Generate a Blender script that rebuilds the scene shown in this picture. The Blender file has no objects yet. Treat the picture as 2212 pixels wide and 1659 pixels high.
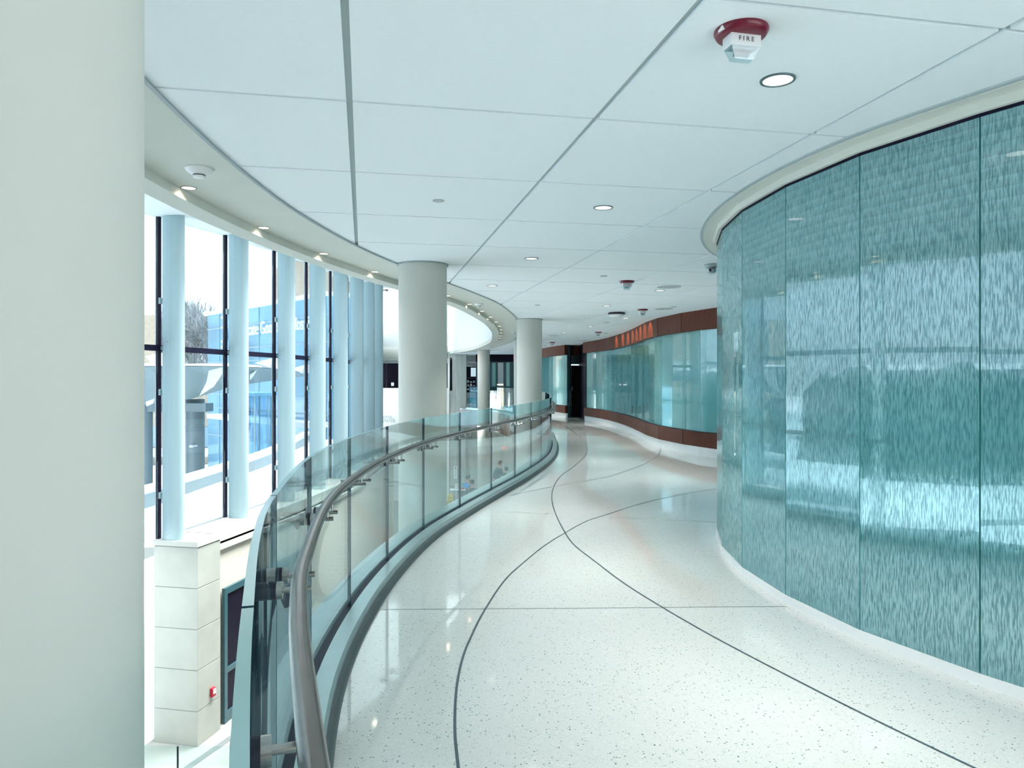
import bpy, bmesh, math, random
from math import sin, cos, pi, radians, sqrt, atan2
from mathutils import Vector, Matrix
random.seed(7)
S = bpy.context.scene
COL = S.collection

# ------------------------------------------------------------------ camera, world, exposure
F, CX, HY, CAMZ = 1602.0, 1106.0, 820.0, 1.45      # focal length in px, principal x, horizon y, eye height
cam_d = bpy.data.cameras.new('camera'); cam = bpy.data.objects.new('camera', cam_d); COL.objects.link(cam)
cam.location = (0, 0, CAMZ); cam.rotation_euler = (pi/2, 0, 0)
cam_d.sensor_width = 36; cam_d.lens = F/2212*36; cam_d.shift_y = -9.5/2212; cam_d.clip_start = .05; cam_d.clip_end = 600
S.camera = cam
wd = bpy.data.worlds.new('overcast_sky'); S.world = wd; wd.use_nodes = True
wn = wd.node_tree.nodes; wl = wd.node_tree.links
bg = wn['Background']; bg.inputs[1].default_value = 1.75
tc = wn.new('ShaderNodeTexCoord'); sp = wn.new('ShaderNodeSeparateXYZ'); cr = wn.new('ShaderNodeValToRGB')
wl.new(tc.outputs['Generated'], sp.inputs[0]); wl.new(sp.outputs['Z'], cr.inputs[0]); wl.new(cr.outputs[0], bg.inputs[0])
cr.color_ramp.elements[0].position = 0.0; cr.color_ramp.elements[0].color = (.90, .95, .985, 1)
cr.color_ramp.elements[1].position = 0.6; cr.color_ramp.elements[1].color = (.84, .93, 1.0, 1)
vs = S.view_settings; vs.view_transform = 'Standard'; vs.look = 'None'; vs.gamma = 1; vs.use_curve_mapping = False
vs.exposure = 1.12
cy = S.cycles
cy.max_bounces = 9; cy.diffuse_bounces = 5; cy.glossy_bounces = 4; cy.transparent_max_bounces = 28; cy.transmission_bounces = 4; cy.use_adaptive_sampling = True; cy.adaptive_threshold = .05; cy.adaptive_min_samples = 16
cy.sample_clamp_indirect = 6.0; cy.caustics_reflective = False; cy.caustics_refractive = False

# soft daylight direction of the overcast sky, from the window side
sd = bpy.data.lights.new('overcast_sun', 'SUN'); sd.energy = 12; sd.angle = radians(50); sd.color = (1, .99, .97)
sun = bpy.data.objects.new('overcast_sun', sd); COL.objects.link(sun); sun.rotation_euler = Vector((-.35, -.1, -.93)).to_track_quat('-Z', 'Y').to_euler()
def area(name, loc, rot, sx, sy, e, col=(1, 1, 1), parent=None, shape='RECTANGLE', spread=pi):
    l = bpy.data.lights.new(name, 'AREA'); l.shape = shape; l.size = sx; l.size_y = sy; l.energy = e; l.color = col; l.spread = spread
    o = bpy.data.objects.new(name, l); COL.objects.link(o); o.location = loc; o.rotation_euler = rot; o.parent = parent
    return o

# ------------------------------------------------------------------ materials
def new_mat(name):
    m = bpy.data.materials.new(name); m.use_nodes = True; nt = m.node_tree; nt.nodes.clear()
    out = nt.nodes.new('ShaderNodeOutputMaterial'); return m, nt, out
def mat(name, col, rough=.5, metal=0, spec=.5, var=.04, scale=6, coat=0, bump=0, stretch=(1, 1, 1)):
    m, nt, out = new_mat(name); b = nt.nodes.new('ShaderNodeBsdfPrincipled')
    b.inputs['Roughness'].default_value = rough; b.inputs['Metallic'].default_value = metal
    b.inputs['Specular IOR Level'].default_value = spec; b.inputs['Coat Weight'].default_value = coat; b.inputs['Coat Roughness'].default_value = .04
    t = nt.nodes.new('ShaderNodeTexCoord'); mp = nt.nodes.new('ShaderNodeMapping'); mp.inputs['Scale'].default_value = stretch
    n = nt.nodes.new('ShaderNodeTexNoise'); n.inputs['Scale'].default_value = scale; n.inputs['Detail'].default_value = 4
    r = nt.nodes.new('ShaderNodeValToRGB')
    nt.links.new(t.outputs['Object'], mp.inputs[0]); nt.links.new(mp.outputs[0], n.inputs[0]); nt.links.new(n.outputs[0], r.inputs[0])
    r.color_ramp.elements[0].position = .3; r.color_ramp.elements[1].position = .7
    r.color_ramp.elements[0].color = [c*(1-var) for c in col]+[1]; r.color_ramp.elements[1].color = [min(1, c*(1+var)) for c in col]+[1]
    nt.links.new(r.outputs[0], b.inputs['Base Color']); nt.links.new(b.outputs[0], out.inputs[0])
    if bump:
        bp = nt.nodes.new('ShaderNodeBump'); bp.inputs['Strength'].default_value = bump; bp.inputs['Distance'].default_value = .01
        nt.links.new(n.outputs[0], bp.inputs['Height']); nt.links.new(bp.outputs[0], b.inputs['Normal'])
    return m
def emit(name, col, e):
    m, nt, out = new_mat(name); b = nt.nodes.new('ShaderNodeEmission'); b.inputs[0].default_value = (*col, 1); b.inputs[1].default_value = e
    nt.links.new(b.outputs[0], out.inputs[0]); return m
def schlick(nt, base, scale=1.0, normal=None):
    lw = nt.nodes.new('ShaderNodeLayerWeight'); lw.inputs[0].default_value = .5
    p = nt.nodes.new('ShaderNodeMath'); p.operation = 'POWER'; p.inputs[1].default_value = 5
    ma = nt.nodes.new('ShaderNodeMath'); ma.operation = 'MULTIPLY_ADD'; ma.inputs[1].default_value = scale*(1-base); ma.inputs[2].default_value = base
    nt.links.new(lw.outputs['Facing'], p.inputs[0]); nt.links.new(p.outputs[0], ma.inputs[0]); return ma.outputs[0]
def glass(name, tint, base=.045, wav=0):
    m, nt, out = new_mat(name); t = nt.nodes.new('ShaderNodeBsdfTransparent'); g = nt.nodes.new('ShaderNodeBsdfGlossy'); mx = nt.nodes.new('ShaderNodeMixShader')
    t.inputs[0].default_value = (*tint, 1); g.inputs['Roughness'].default_value = 0.0; g.inputs[0].default_value = (.92, .98, 1, 1)
    nt.links.new(schlick(nt, base), mx.inputs[0]); nt.links.new(t.outputs[0], mx.inputs[1]); nt.links.new(g.outputs[0], mx.inputs[2])
    if wav:
        c = nt.nodes.new('ShaderNodeTexCoord'); n = nt.nodes.new('ShaderNodeTexNoise'); n.inputs['Scale'].default_value = 1.3; n.inputs['Detail'].default_value = 1
        bp = nt.nodes.new('ShaderNodeBump'); bp.inputs['Strength'].default_value = wav; bp.inputs['Distance'].default_value = .02
        nt.links.new(c.outputs['Object'], n.inputs[0]); nt.links.new(n.outputs[0], bp.inputs['Height']); nt.links.new(bp.outputs[0], g.inputs['Normal'])
    nt.links.new(mx.outputs[0], out.inputs[0]); return m

def terrazzo():
    m, nt, out = new_mat('terrazzo'); N = nt.nodes.new; L = nt.links.new
    b = N('ShaderNodeBsdfPrincipled'); b.inputs['Roughness'].default_value = .055; b.inputs['Specular IOR Level'].default_value = .55
    t = N('ShaderNodeTexCoord')
    v = N('ShaderNodeTexVoronoi'); v.inputs['Scale'].default_value = 92; L(t.outputs['Object'], v.inputs[0])
    sep = N('ShaderNodeSeparateColor'); L(v.outputs['Color'], sep.inputs[0])
    r1 = N('ShaderNodeValToRGB'); r1.color_ramp.interpolation = 'CONSTANT'
    e = r1.color_ramp.elements; e[0].position = 0; e[0].color = (.16, .20, .20, 1); e[1].position = .06; e[1].color = (.40, .45, .44, 1)
    k = e.new(.10); k.color = (.52, .56, .545, 1); k = e.new(.30); k.color = (.62, .64, .62, 1); k = e.new(.62); k.color = (.68, .69, .665, 1); k = e.new(.93); k.color = (.78, .79, .77, 1)
    L(sep.outputs[0], r1.inputs[0])
    d = N('ShaderNodeMath'); d.operation = 'LESS_THAN'; d.inputs[1].default_value = .36; L(v.outputs['Distance'], d.inputs[0])
    mx = N('ShaderNodeMix'); mx.data_type = 'RGBA'; mx.inputs['A'].default_value = (.66, .675, .655, 1); L(d.outputs[0], mx.inputs['Factor']); L(r1.outputs[0], mx.inputs['B'])
    n = N('ShaderNodeTexNoise'); n.inputs['Scale'].default_value = .7; L(t.outputs['Object'], n.inputs[0])
    r2 = N('ShaderNodeValToRGB'); r2.color_ramp.elements[0].position = .3; r2.color_ramp.elements[1].position = .7
    r2.color_ramp.elements[0].color = (.95, .97, .96, 1); r2.color_ramp.elements[1].color = (1, 1, 1, 1); L(n.outputs[0], r2.inputs[0])
    m2 = N('ShaderNodeMix'); m2.data_type = 'RGBA'; m2.blend_type = 'MULTIPLY'; m2.inputs['Factor'].default_value = 1
    L(mx.outputs['Result'], m2.inputs['A']); L(r2.outputs[0], m2.inputs['B']); L(m2.outputs['Result'], b.inputs['Base Color']); L(b.outputs[0], out.inputs[0]); return m

def streak_glass(name, body_a, body_b, refl=.26, bands=True, strength=.22, fine=1.0):
    """back-painted glass with a printed pattern of short vertical dashes behind a glossy face"""
    m, nt, out = new_mat(name); N = nt.nodes.new; L = nt.links.new
    t = N('ShaderNodeTexCoord'); mp = N('ShaderNodeMapping'); mp.inputs['Scale'].default_value = (150*fine, 150*fine, 17*fine); L(t.outputs['Object'], mp.inputs[0])
    n = N('ShaderNodeTexNoise'); n.inputs['Scale'].default_value = 1; n.inputs['Detail'].default_value = 2; L(mp.outputs[0], n.inputs[0])
    r = N('ShaderNodeValToRGB'); r.color_ramp.elements[0].position = .40; r.color_ramp.elements[1].position = .60
    r.color_ramp.elements[0].color = (*body_a, 1); r.color_ramp.elements[1].color = (*body_b, 1); L(n.outputs[0], r.inputs[0])
    col = r.outputs[0]
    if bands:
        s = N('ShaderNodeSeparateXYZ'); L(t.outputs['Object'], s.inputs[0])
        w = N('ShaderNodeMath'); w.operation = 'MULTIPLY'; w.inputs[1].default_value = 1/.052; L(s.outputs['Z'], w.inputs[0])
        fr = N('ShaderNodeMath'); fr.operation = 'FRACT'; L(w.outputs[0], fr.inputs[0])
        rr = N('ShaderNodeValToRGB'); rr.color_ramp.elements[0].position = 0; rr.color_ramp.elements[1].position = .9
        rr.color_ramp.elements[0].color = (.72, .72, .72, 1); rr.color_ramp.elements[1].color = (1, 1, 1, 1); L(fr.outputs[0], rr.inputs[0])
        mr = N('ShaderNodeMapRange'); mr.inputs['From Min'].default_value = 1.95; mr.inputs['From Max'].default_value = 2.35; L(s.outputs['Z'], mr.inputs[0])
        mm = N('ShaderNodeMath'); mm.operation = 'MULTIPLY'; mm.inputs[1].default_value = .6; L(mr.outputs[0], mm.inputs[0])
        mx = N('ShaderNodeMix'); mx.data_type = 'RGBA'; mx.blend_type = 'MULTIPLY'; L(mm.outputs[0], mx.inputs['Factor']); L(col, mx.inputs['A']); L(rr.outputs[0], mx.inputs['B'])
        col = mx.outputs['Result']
    d = N('ShaderNodeBsdfDiffuse'); L(col, d.inputs[0])
    g1 = N('ShaderNodeBsdfGlossy'); g1.inputs['Roughness'].default_value = 0.0; g1.inputs[0].default_value = (.86, .97, 1, 1)
    g2 = N('ShaderNodeBsdfGlossy'); g2.inputs['Roughness'].default_value = .07; g2.inputs[0].default_value = (.80, .97, 1, 1)
    bp = N('ShaderNodeBump'); bp.inputs['Strength'].default_value = strength; bp.inputs['Distance'].default_value = .004; L(n.outputs[0], bp.inputs['Height']); L(bp.outputs[0], g2.inputs['Normal'])
    gm = N('ShaderNodeMixShader'); gm.inputs[0].default_value = .62; L(g1.outputs[0], gm.inputs[1]); L(g2.outputs[0], gm.inputs[2])
    # printed dashes hide part of the reflection
    k = N('ShaderNodeMapRange'); k.inputs['From Min'].default_value = .42; k.inputs['From Max'].default_value = .58; k.inputs['To Min'].default_value = .6; k.inputs['To Max'].default_value = 1.2; L(n.outputs[0], k.inputs[0])
    f = N('ShaderNodeMath'); f.operation = 'MULTIPLY'; L(schlick(nt, refl), f.inputs[0]); L(k.outputs[0], f.inputs[1]); f.use_clamp = True
    mx = N('ShaderNodeMixShader'); L(f.outputs[0], mx.inputs[0]); L(d.outputs[0], mx.inputs[1]); L(gm.outputs[0], mx.inputs[2]); L(mx.outputs[0], out.inputs[0]); return m

def wood():
    m, nt, out = new_mat('reddish_wood'); N = nt.nodes.new; L = nt.links.new
    b = N('ShaderNodeBsdfPrincipled'); b.inputs['Roughness'].default_value = .5; b.inputs['Specular IOR Level'].default_value = .25
    t = N('ShaderNodeTexCoord'); mp = N('ShaderNodeMapping'); mp.inputs['Scale'].default_value = (14, 14, 1.2); L(t.outputs['Object'], mp.inputs[0])
    n = N('ShaderNodeTexNoise'); n.inputs['Scale'].default_value = 2; n.inputs['Detail'].default_value = 5; L(mp.outputs[0], n.inputs[0])
    r = N('ShaderNodeValToRGB'); r.color_ramp.elements[0].position = .25; r.color_ramp.elements[1].position = .75
    r.color_ramp.elements[0].color = (.070, .017, .010, 1); r.color_ramp.elements[1].color = (.14, .040, .020, 1); L(n.outputs[0], r.inputs[0])
    L(r.outputs[0], b.inputs['Base Color']); L(b.outputs[0], out.inputs[0]); return m

M = {}
M['terrazzo'] = terrazzo()
M['tile'] = mat('ceiling_tile', (.86, .925, .955), .9, var=.008, scale=40, spec=.1)
M['reveal'] = mat('ceiling_reveal', (.42, .50, .51), .8, var=.02)
M['reveal_dark'] = mat('ceiling_edge_trim', (.30, .38, .40), .5, var=.02)
M['plaster'] = mat('beige_plaster', (.66, .69, .64), .85, var=.02, scale=3, spec=.15)
M['white'] = mat('white_paint', (.80, .84, .84), .8, var=.012, scale=2, spec=.15)
M['column'] = mat('column_paint', (.57, .59, .55), .75, var=.015, scale=2, spec=.2)
M['fin'] = mat('pale_teal_metal', (.32, .44, .47), .38, var=.04, scale=3, stretch=(6, 6, .3), spec=.5)
M['mullion'] = mat('black_mullion', (.006, .006, .022), .6, var=.1, spec=.15)
M['steel'] = mat('brushed_steel', (.42, .42, .41), .27, metal=1, var=.08, scale=30, stretch=(1, 1, 8))
M['rail_steel'] = mat('handrail_steel', (.19, .168, .16), .27, metal=1, var=.12, scale=8)
M['shoe'] = mat('anodised_shoe', (.42, .53, .54), .36, metal=.75, var=.05)
M['shoe_edge'] = mat('dark_shoe_edge', (.10, .13, .14), .4, metal=.6, var=.05)
M['gasket'] = mat('black_gasket', (.01, .012, .03), .6)
M['divider'] = mat('zinc_divider', (.07, .11, .13), .35, metal=.3)
M['divider_thin'] = mat('grey_divider', (.26, .32, .32), .4)
M['wood'] = wood()
M['dark'] = mat('black_door_paint', (.006, .005, .016), .4, spec=.12)
M['dark_teal'] = mat('dark_teal_panel', (.03, .09, .11), .15, spec=.6)
M['base_metal'] = mat('aluminium_base', (.84, .86, .88), .35, metal=.0, var=.02)
M['limestone'] = mat('limestone', (.34, .365, .33), .6, var=.08, scale=2.2, bump=.05)
M['limestone_cap'] = mat('limestone_cap', (.40, .42, .395), .6, var=.04)
M['joint'] = mat('stone_joint', (.20, .22, .20), .8)
M['concrete'] = mat('board_concrete', (.42, .46, .43), .75, var=.16, scale=1.6, stretch=(4, 4, .5))
M['greige'] = mat('greige_wall', (.50, .49, .43), .8, var=.03)
M['brown_fascia'] = mat('brown_fascia', (.20, .15, .135), .25, var=.12, scale=3)
M['snow'] = mat('snow', (.78, .81, .83), .8, var=.03, scale=.3, spec=.2, bump=.2)
M['brick'] = mat('tan_brick', (.50, .40, .30), .8, var=.14, scale=4)
M['bark'] = mat('snowy_bark', (.20, .22, .23), .9, var=.25, scale=6)
M['grey_metal'] = mat('grey_canopy_panel', (.22, .28, .29), .35, var=.06, scale=.8, spec=.5)
M['grey_column'] = mat('grey_canopy_column', (.17, .22, .24), .3, var=.05, spec=.6)
M['facade'] = mat('blue_facade_glass', (.16, .38, .55), .08, var=.22, scale=.35, spec=1.0)
M['facade_line'] = mat('facade_mullion', (.30, .42, .48), .5)
M['letters'] = mat('white_letters', (.90, .93, .95), .6)
M['red'] = mat('dark_red_plastic', (.15, .003, .022), .3, var=.03)
M['bright_red'] = mat('red_plastic', (.45, .01, .03), .35)
M['device'] = mat('white_plastic', (.80, .83, .84), .45, var=.01)
M['device_grey'] = mat('grey_plastic', (.42, .48, .49), .5)
M['bezel'] = mat('grey_bezel', (.10, .15, .17), .35, metal=.4)
M['ink'] = mat('black_ink', (.04, .03, .05), .6)
M['yellow'] = mat('yellow_plastic', (.80, .62, .08), .45)
M['lens'] = glass('clear_lens', (.85, .93, .95), .12)
M['glow'] = emit('lamp_diffuser', (1, .96, .88), 1.25)
M['glow_warm'] = emit('warm_lamp_diffuser', (1, .88, .68), 1.6)
M['exit_red'] = emit('red_exit_glow', (1, .16, .12), .9)
M['screen'] = emit('screen_glow', (.45, .62, .70), .55)
M['rail_glass'] = glass('railing_glass', (.88, .95, .945), .024, wav=.12)
M['glass_edge'] = mat('polished_glass_edge', (.42, .66, .68), .15, var=.03)
M['glass_edge_dark'] = mat('glass_joint_edge', (.02, .06, .09), .3)
M['window_glass'] = glass('window_glass', (.60, .65, .68), .04)
M['ext_glass'] = glass('vestibule_glass', (.60, .78, .88), .10)
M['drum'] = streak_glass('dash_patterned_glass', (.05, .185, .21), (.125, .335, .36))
M['hall_glass'] = streak_glass('pale_patterned_glass', (.085, .30, .33), (.15, .41, .44), .27, bands=False, strength=.12)
M['seam'] = mat('glass_seam', (.10, .42, .43), .2)
M['skin'] = mat('skin', (.50, .30, .22), .5)
M['hair'] = mat('dark_hair', (.035, .028, .026), .6)
M['scrubs'] = mat('blue_scrubs', (.06, .28, .62), .8)
M['coat'] = mat('dark_green_coat', (.02, .055, .06), .8)
M['trousers'] = mat('grey_trousers', (.12, .14, .18), .8)
M['teal_seat'] = mat('teal_fabric', (.02, .33, .38), .7)
M['paper'] = mat('white_paper', (.85, .87, .88), .8)
M['lower_floor'] = mat('polished_lower_floor', (.27, .28, .26), .12, var=.08, scale=1.5)
M['hedge'] = mat('dark_evergreen', (.015, .045, .04), .8, var=.4, scale=2)
M['grate'] = mat('dark_grate', (.12, .14, .14), .6)

# ------------------------------------------------------------------ helpers
def link(name, me, mats, parent=None, smooth=None):
    if not isinstance(mats, (list, tuple)): mats = [mats]
    for m in mats: me.materials.append(M[m] if isinstance(m, str) else m)
    if smooth is not None:
        me.shade_smooth(); me.set_sharp_from_angle(angle=radians(smooth))
    o = bpy.data.objects.new(name, me); COL.objects.link(o)
    if parent is not None: o.parent = parent
    return o
def obj(name, bm, mats, parent=None, smooth=None):
    bmesh.ops.recalc_face_normals(bm, faces=bm.faces)
    me = bpy.data.meshes.new(name); bm.to_mesh(me); bm.free(); return link(name, me, mats, parent, smooth)
def tag(o, label, cat, group=None):
    o['label'] = label; o['category'] = cat
    if group: o['group'] = group
    return o
def struct(o): o['kind'] = 'structure'; return o
def thing(name, label, cat, loc=(0, 0, 0), rz=0, group=None):
    o = bpy.data.objects.new(name, None); COL.objects.link(o); o.location = loc; o.rotation_euler = (0, 0, rz); o.empty_display_size = .1
    return tag(o, label, cat, group)
def sempty(name, loc=(0, 0, 0)):
    o = bpy.data.objects.new(name, None); COL.objects.link(o); o.location = loc; o['kind'] = 'structure'; return o
def dup(root, loc, rz=None, label=None):
    r = root.copy(); COL.objects.link(r); r.location = loc
    if rz is not None: r.rotation_euler = (0, 0, rz)
    if label: r['label'] = label
    for ch in list(root.children):
        c = ch.copy(); COL.objects.link(c); c.parent = r
        for g in ch.children:
            d = g.copy(); COL.objects.link(d); d.parent = c
    return r
def abox(bm, x0, x1, y0, y1, z0, z1, mi=0, mat4=None):
    vs_ = [bm.verts.new((x, y, z)) for z in (z0, z1) for y in (y0, y1) for x in (x0, x1)]
    if mat4 is not None:
        for v in vs_: v.co = mat4 @ v.co
    for f in ((0, 2, 3, 1), (4, 5, 7, 6), (0, 1, 5, 4), (2, 6, 7, 3), (0, 4, 6, 2), (1, 3, 7, 5)):
        fc = bm.faces.new([vs_[i] for i in f]); fc.material_index = mi
    return vs_
def boxm(name, dims, mats, parent=None, bev=0, mat4=None):
    bm = bmesh.new(); abox(bm, *dims, mat4=mat4)
    if bev: bmesh.ops.bevel(bm, geom=bm.edges[:], offset=bev, segments=2, affect='EDGES', profile=.5)
    return obj(name, bm, mats, parent, 10 if bev else None)
def alathe(bm, prof, n=32, cx=0, cy=0, mi=0):
    rings = []
    for r, z in prof:
        if r < 1e-6: rings.append([bm.verts.new((cx, cy, z))])
        else: rings.append([bm.verts.new((cx+r*cos(2*pi*i/n), cy+r*sin(2*pi*i/n), z)) for i in range(n)])
    for a, b in zip(rings, rings[1:]):
        for i in range(n):
            j = (i+1) % n
            if len(a) == 1 and len(b) == 1: continue
            if len(a) == 1: f = bm.faces.new((a[0], b[i], b[j]))
            elif len(b) == 1: f = bm.faces.new((a[i], a[j], b[0]))
            else: f = bm.faces.new((a[i], a[j], b[j], b[i]))
            f.material_index = mi
def lathe(name, prof, mats, parent=None, n=32, cx=0, cy=0):
    bm = bmesh.new(); alathe(bm, prof, n, cx, cy); return obj(name, bm, mats, parent, 40)
def atube(bm, p0, p1, r, n=12, r1=None, mi=0):
    p0, p1 = Vector(p0), Vector(p1); d = (p1-p0).normalized(); u = d.orthogonal().normalized(); v = d.cross(u); r1 = r if r1 is None else r1
    A = [bm.verts.new(p0+(u*cos(2*pi*i/n)+v*sin(2*pi*i/n))*r) for i in range(n)]
    B = [bm.verts.new(p1+(u*cos(2*pi*i/n)+v*sin(2*pi*i/n))*r1) for i in range(n)]
    for i in range(n):
        j = (i+1) % n; bm.faces.new((A[i], A[j], B[j], B[i])).material_index = mi
    bm.faces.new(A[::-1]).material_index = mi; bm.faces.new(B).material_index = mi
def tube(name, p0, p1, r, mats, parent=None, n=14, r1=None):
    bm = bmesh.new(); atube(bm, p0, p1, r, n, r1); return obj(name, bm, mats, parent, 40)
def poly_prism(name, pts, z0, z1, mats, parent=None):
    bm = bmesh.new(); a = [bm.verts.new((x, y, z0)) for x, y in pts]; b = [bm.verts.new((x, y, z1)) for x, y in pts]
    bm.faces.new(a[::-1]); bm.faces.new(b)
    for i in range(len(pts)):
        j = (i+1) % len(pts); bm.faces.new((a[i], a[j], b[j], b[i]))
    return obj(name, bm, mats, parent)

def catmull(pts, n=10):
    P_ = [Vector((*p, 0)) for p in pts]; P_ = [2*P_[0]-P_[1]]+P_+[2*P_[-1]-P_[-2]]; out = []
    for i in range(1, len(P_)-2):
        a, b, c, d = P_[i-1:i+3]
        for k in range(n):
            t = k/n; out.append(.5*((2*b)+(c-a)*t+(2*a-5*b+4*c-d)*t*t+(3*b-a-3*c+d)*t**3))
    out.append(P_[-2]); return [Vector((p.x, p.y)) for p in out]
class Path:
    def __init__(s, pts):
        s.p = [Vector(q) for q in pts]; s.s = [0]
        for a, b in zip(s.p, s.p[1:]): s.s.append(s.s[-1]+(b-a).length)
        s.L = s.s[-1]
    def at(s, d):
        if d <= 0: return s.p[0]+(s.p[1]-s.p[0]).normalized()*d
        if d >= s.L: return s.p[-1]+(s.p[-1]-s.p[-2]).normalized()*(d-s.L)
        for i in range(len(s.s)-1):
            if s.s[i+1] >= d: break
        return s.p[i].lerp(s.p[i+1], (d-s.s[i])/(s.s[i+1]-s.s[i]))
    def tan(s, d): return (s.at(d+.05)-s.at(d-.05)).normalized()
    def right(s, d): t = s.tan(d); return Vector((t.y, -t.x))
    def near(s, q):
        q = Vector(q); best = min(range(len(s.p)), key=lambda i: (s.p[i]-q).length); lo = s.s[max(0, best-1)]; hi = s.s[min(len(s.p)-1, best+1)]
        return min((lo+(hi-lo)*k/40 for k in range(41)), key=lambda d: (s.at(d)-q).length)
    def sub(s, a, b, step=.2):
        n = max(1, int(math.ceil((b-a)/step))); return [s.at(a+(b-a)*i/n) for i in range(n+1)]
def normals(pts):
    out = []
    for i in range(len(pts)):
        a = (pts[i]-pts[i-1]).normalized() if i else None; b = (pts[i+1]-pts[i]).normalized() if i < len(pts)-1 else None
        a = a or b; b = b or a; na = Vector((a.y, -a.x)); nb = Vector((b.y, -b.x)); m = (na+nb).normalized(); out.append(m/max(.5, m.dot(na)))
    return out
def offset(pts, d): return [p+n*d for p, n in zip(pts, normals(pts))]
def asweep(bm, pts, prof, mis=None, caps=True, capmi=0):
    nn = normals(pts); rings = [[bm.verts.new((*(p+n*o), z)) for o, z in prof] for p, n in zip(pts, nn)]
    k = len(prof)
    for a, b in zip(rings, rings[1:]):
        for i in range(k):
            j = (i+1) % k; f = bm.faces.new((a[i], a[j], b[j], b[i])); f.material_index = mis[i] if mis else 0
    if caps:
        bm.faces.new(rings[0][::-1]).material_index = capmi; bm.faces.new(rings[-1]).material_index = capmi
def sweep(name, pts, prof, mats, parent=None, mis=None, smooth=None, capmi=0):
    bm = bmesh.new(); asweep(bm, pts, prof, mis, True, capmi); return obj(name, bm, mats, parent, smooth)
def rect(o0, o1, z0, z1): return [(o0, z0), (o1, z0), (o1, z1), (o0, z1)]
def circ(o, z, r, n=16): return [(o+r*cos(2*pi*i/n), z+r*sin(2*pi*i/n)) for i in range(n)]
def text(name, s, size, loc, rot, mats, parent=None, ext=.004, align='CENTER', sx=1):
    c = bpy.data.curves.new(name, 'FONT'); c.body = s; c.size = size; c.extrude = ext; c.align_x = align; c.align_y = 'CENTER'
    o = bpy.data.objects.new(name, c); COL.objects.link(o); dg = bpy.context.evaluated_depsgraph_get(); me = bpy.data.meshes.new_from_object(o.evaluated_get(dg))
    COL.objects.unlink(o); bpy.data.objects.remove(o); me.materials.clear(); r = link(name, me, mats, parent); r.location = loc; r.rotation_euler = rot; r.scale = (sx, 1, 1); return r
def ground_at(px, py, z=0.0):
    D = F*(CAMZ-z)/(py-HY); return ((px-CX)/F*D, D)
def side(px, Y): return (px-CX)/F*Y

CZ = 2.77          # tiled ceiling
GZ = 2.70          # top of the glass walls
LOW = -4.27        # lower level floor

# ------------------------------------------------------------------ master curves
rail = Path(catmull([(.42, -1.3), (.2, -.5), (-.02, .05), (-.25, .68), (-.4154, 1.166), (-.60, 1.75), (-.735, 2.286), (-.934, 3.418), (-.998, 4.546), (-.958, 5.686),
    (-.821, 6.867), (-.567, 8.04), (-.26, 9.30), (.04, 10.5), (.30, 11.67), (.50, 12.69), (.68, 13.9), (.80, 15.2), (.868, 16.4), (.90, 17.7), (.95, 20), (.93, 22.3),
    (.82, 24.4), (.55, 27), (.1, 30), (-.5, 33), (-1.4, 35.3), (-2.45, 37.2)], 10))
ring = Path(catmull([(.6, -2.6), (.1, -1.6), (-.45, -.6), (-.95, .5), (-1.3, 1.6), (-1.5, 2.4), (-1.626, 3.294), (-1.705, 4.45), (-1.70, 5.75), (-1.55, 7.2), (-1.305, 8.46),
    (-.884, 10.1), (-.60, 11.2), (-.22, 13.0), (.09, 16.0), (.2, 18.5), (.2, 21), (.03, 24.9), (-.35, 28), (-.95, 31.5), (-1.8, 34.8), (-2.6, 37.2)], 8))
drum_pts = [Vector(p) for p in [(4.5, 1.45), (3.79, 1.68), (3.17, 2.10), (2.66, 2.78), (2.22, 3.519), (1.937, 4.131), (1.773, 4.806), (1.712, 5.518), (1.759, 6.208), (1.90, 6.876), (2.147, 7.52), (2.50, 8.11), (2.94, 8.64), (3.47, 9.08), (4.07, 9.43), (4.8, 9.6)]]
hall_r = Path(catmull([(4.9, 12.9), (3.80, 13.62), (3.45, 14.7), (3.22, 15.9), (3.17, 17.2), (3.22, 18.6), (3.24, 20.9), (3.06, 24), (2.62, 26.4)], 8))
hall_l = Path(catmull([(2.09, 28.2), (1.60, 30.2), (1.15, 33), (.6, 36), (.15, 39)], 6))
fins = [(-12.2, -1.6), (-11.05, -.1), (-9.9, 1.4), (-8.85, 2.95), (-7.9, 4.6), (-7.1, 6.3), (-6.4, 8.05), (-5.8, 9.9), (-5.37, 11.75), (-5.02, 13.6), (-4.71, 15.45), (-4.52, 17.2), (-4.40, 19), (-4.36, 20.8), (-4.40, 22.7), (-4.46, 24.5), (-4.60, 26.3)]
win = Path(catmull(fins, 10))
AZ = [(-10, 2.59), (11.8, 2.59), (13.65, 2.66), (15.45, 2.69), (17.2, 2.73), (19, 2.78), (20.8, 2.88), (22.7, 2.99), (24.5, 3.15), (26, 3.25), (46, 4.3)]
def atr_z(y):
    for (a, za), (b, zb) in zip(AZ, AZ[1:]):
        if y <= b: return CAMZ+za+(zb-za)*(y-a)/(b-a)
    return CAMZ+AZ[-1][1]
def x_on(path, y):
    for a, b in zip(path.p, path.p[1:]):
        if a.y <= y <= b.y: return a.x+(b.x-a.x)*(y-a.y)/(b.y-a.y)
    return path.p[0].x if y < path.p[0].y else path.p[-1].x

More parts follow.
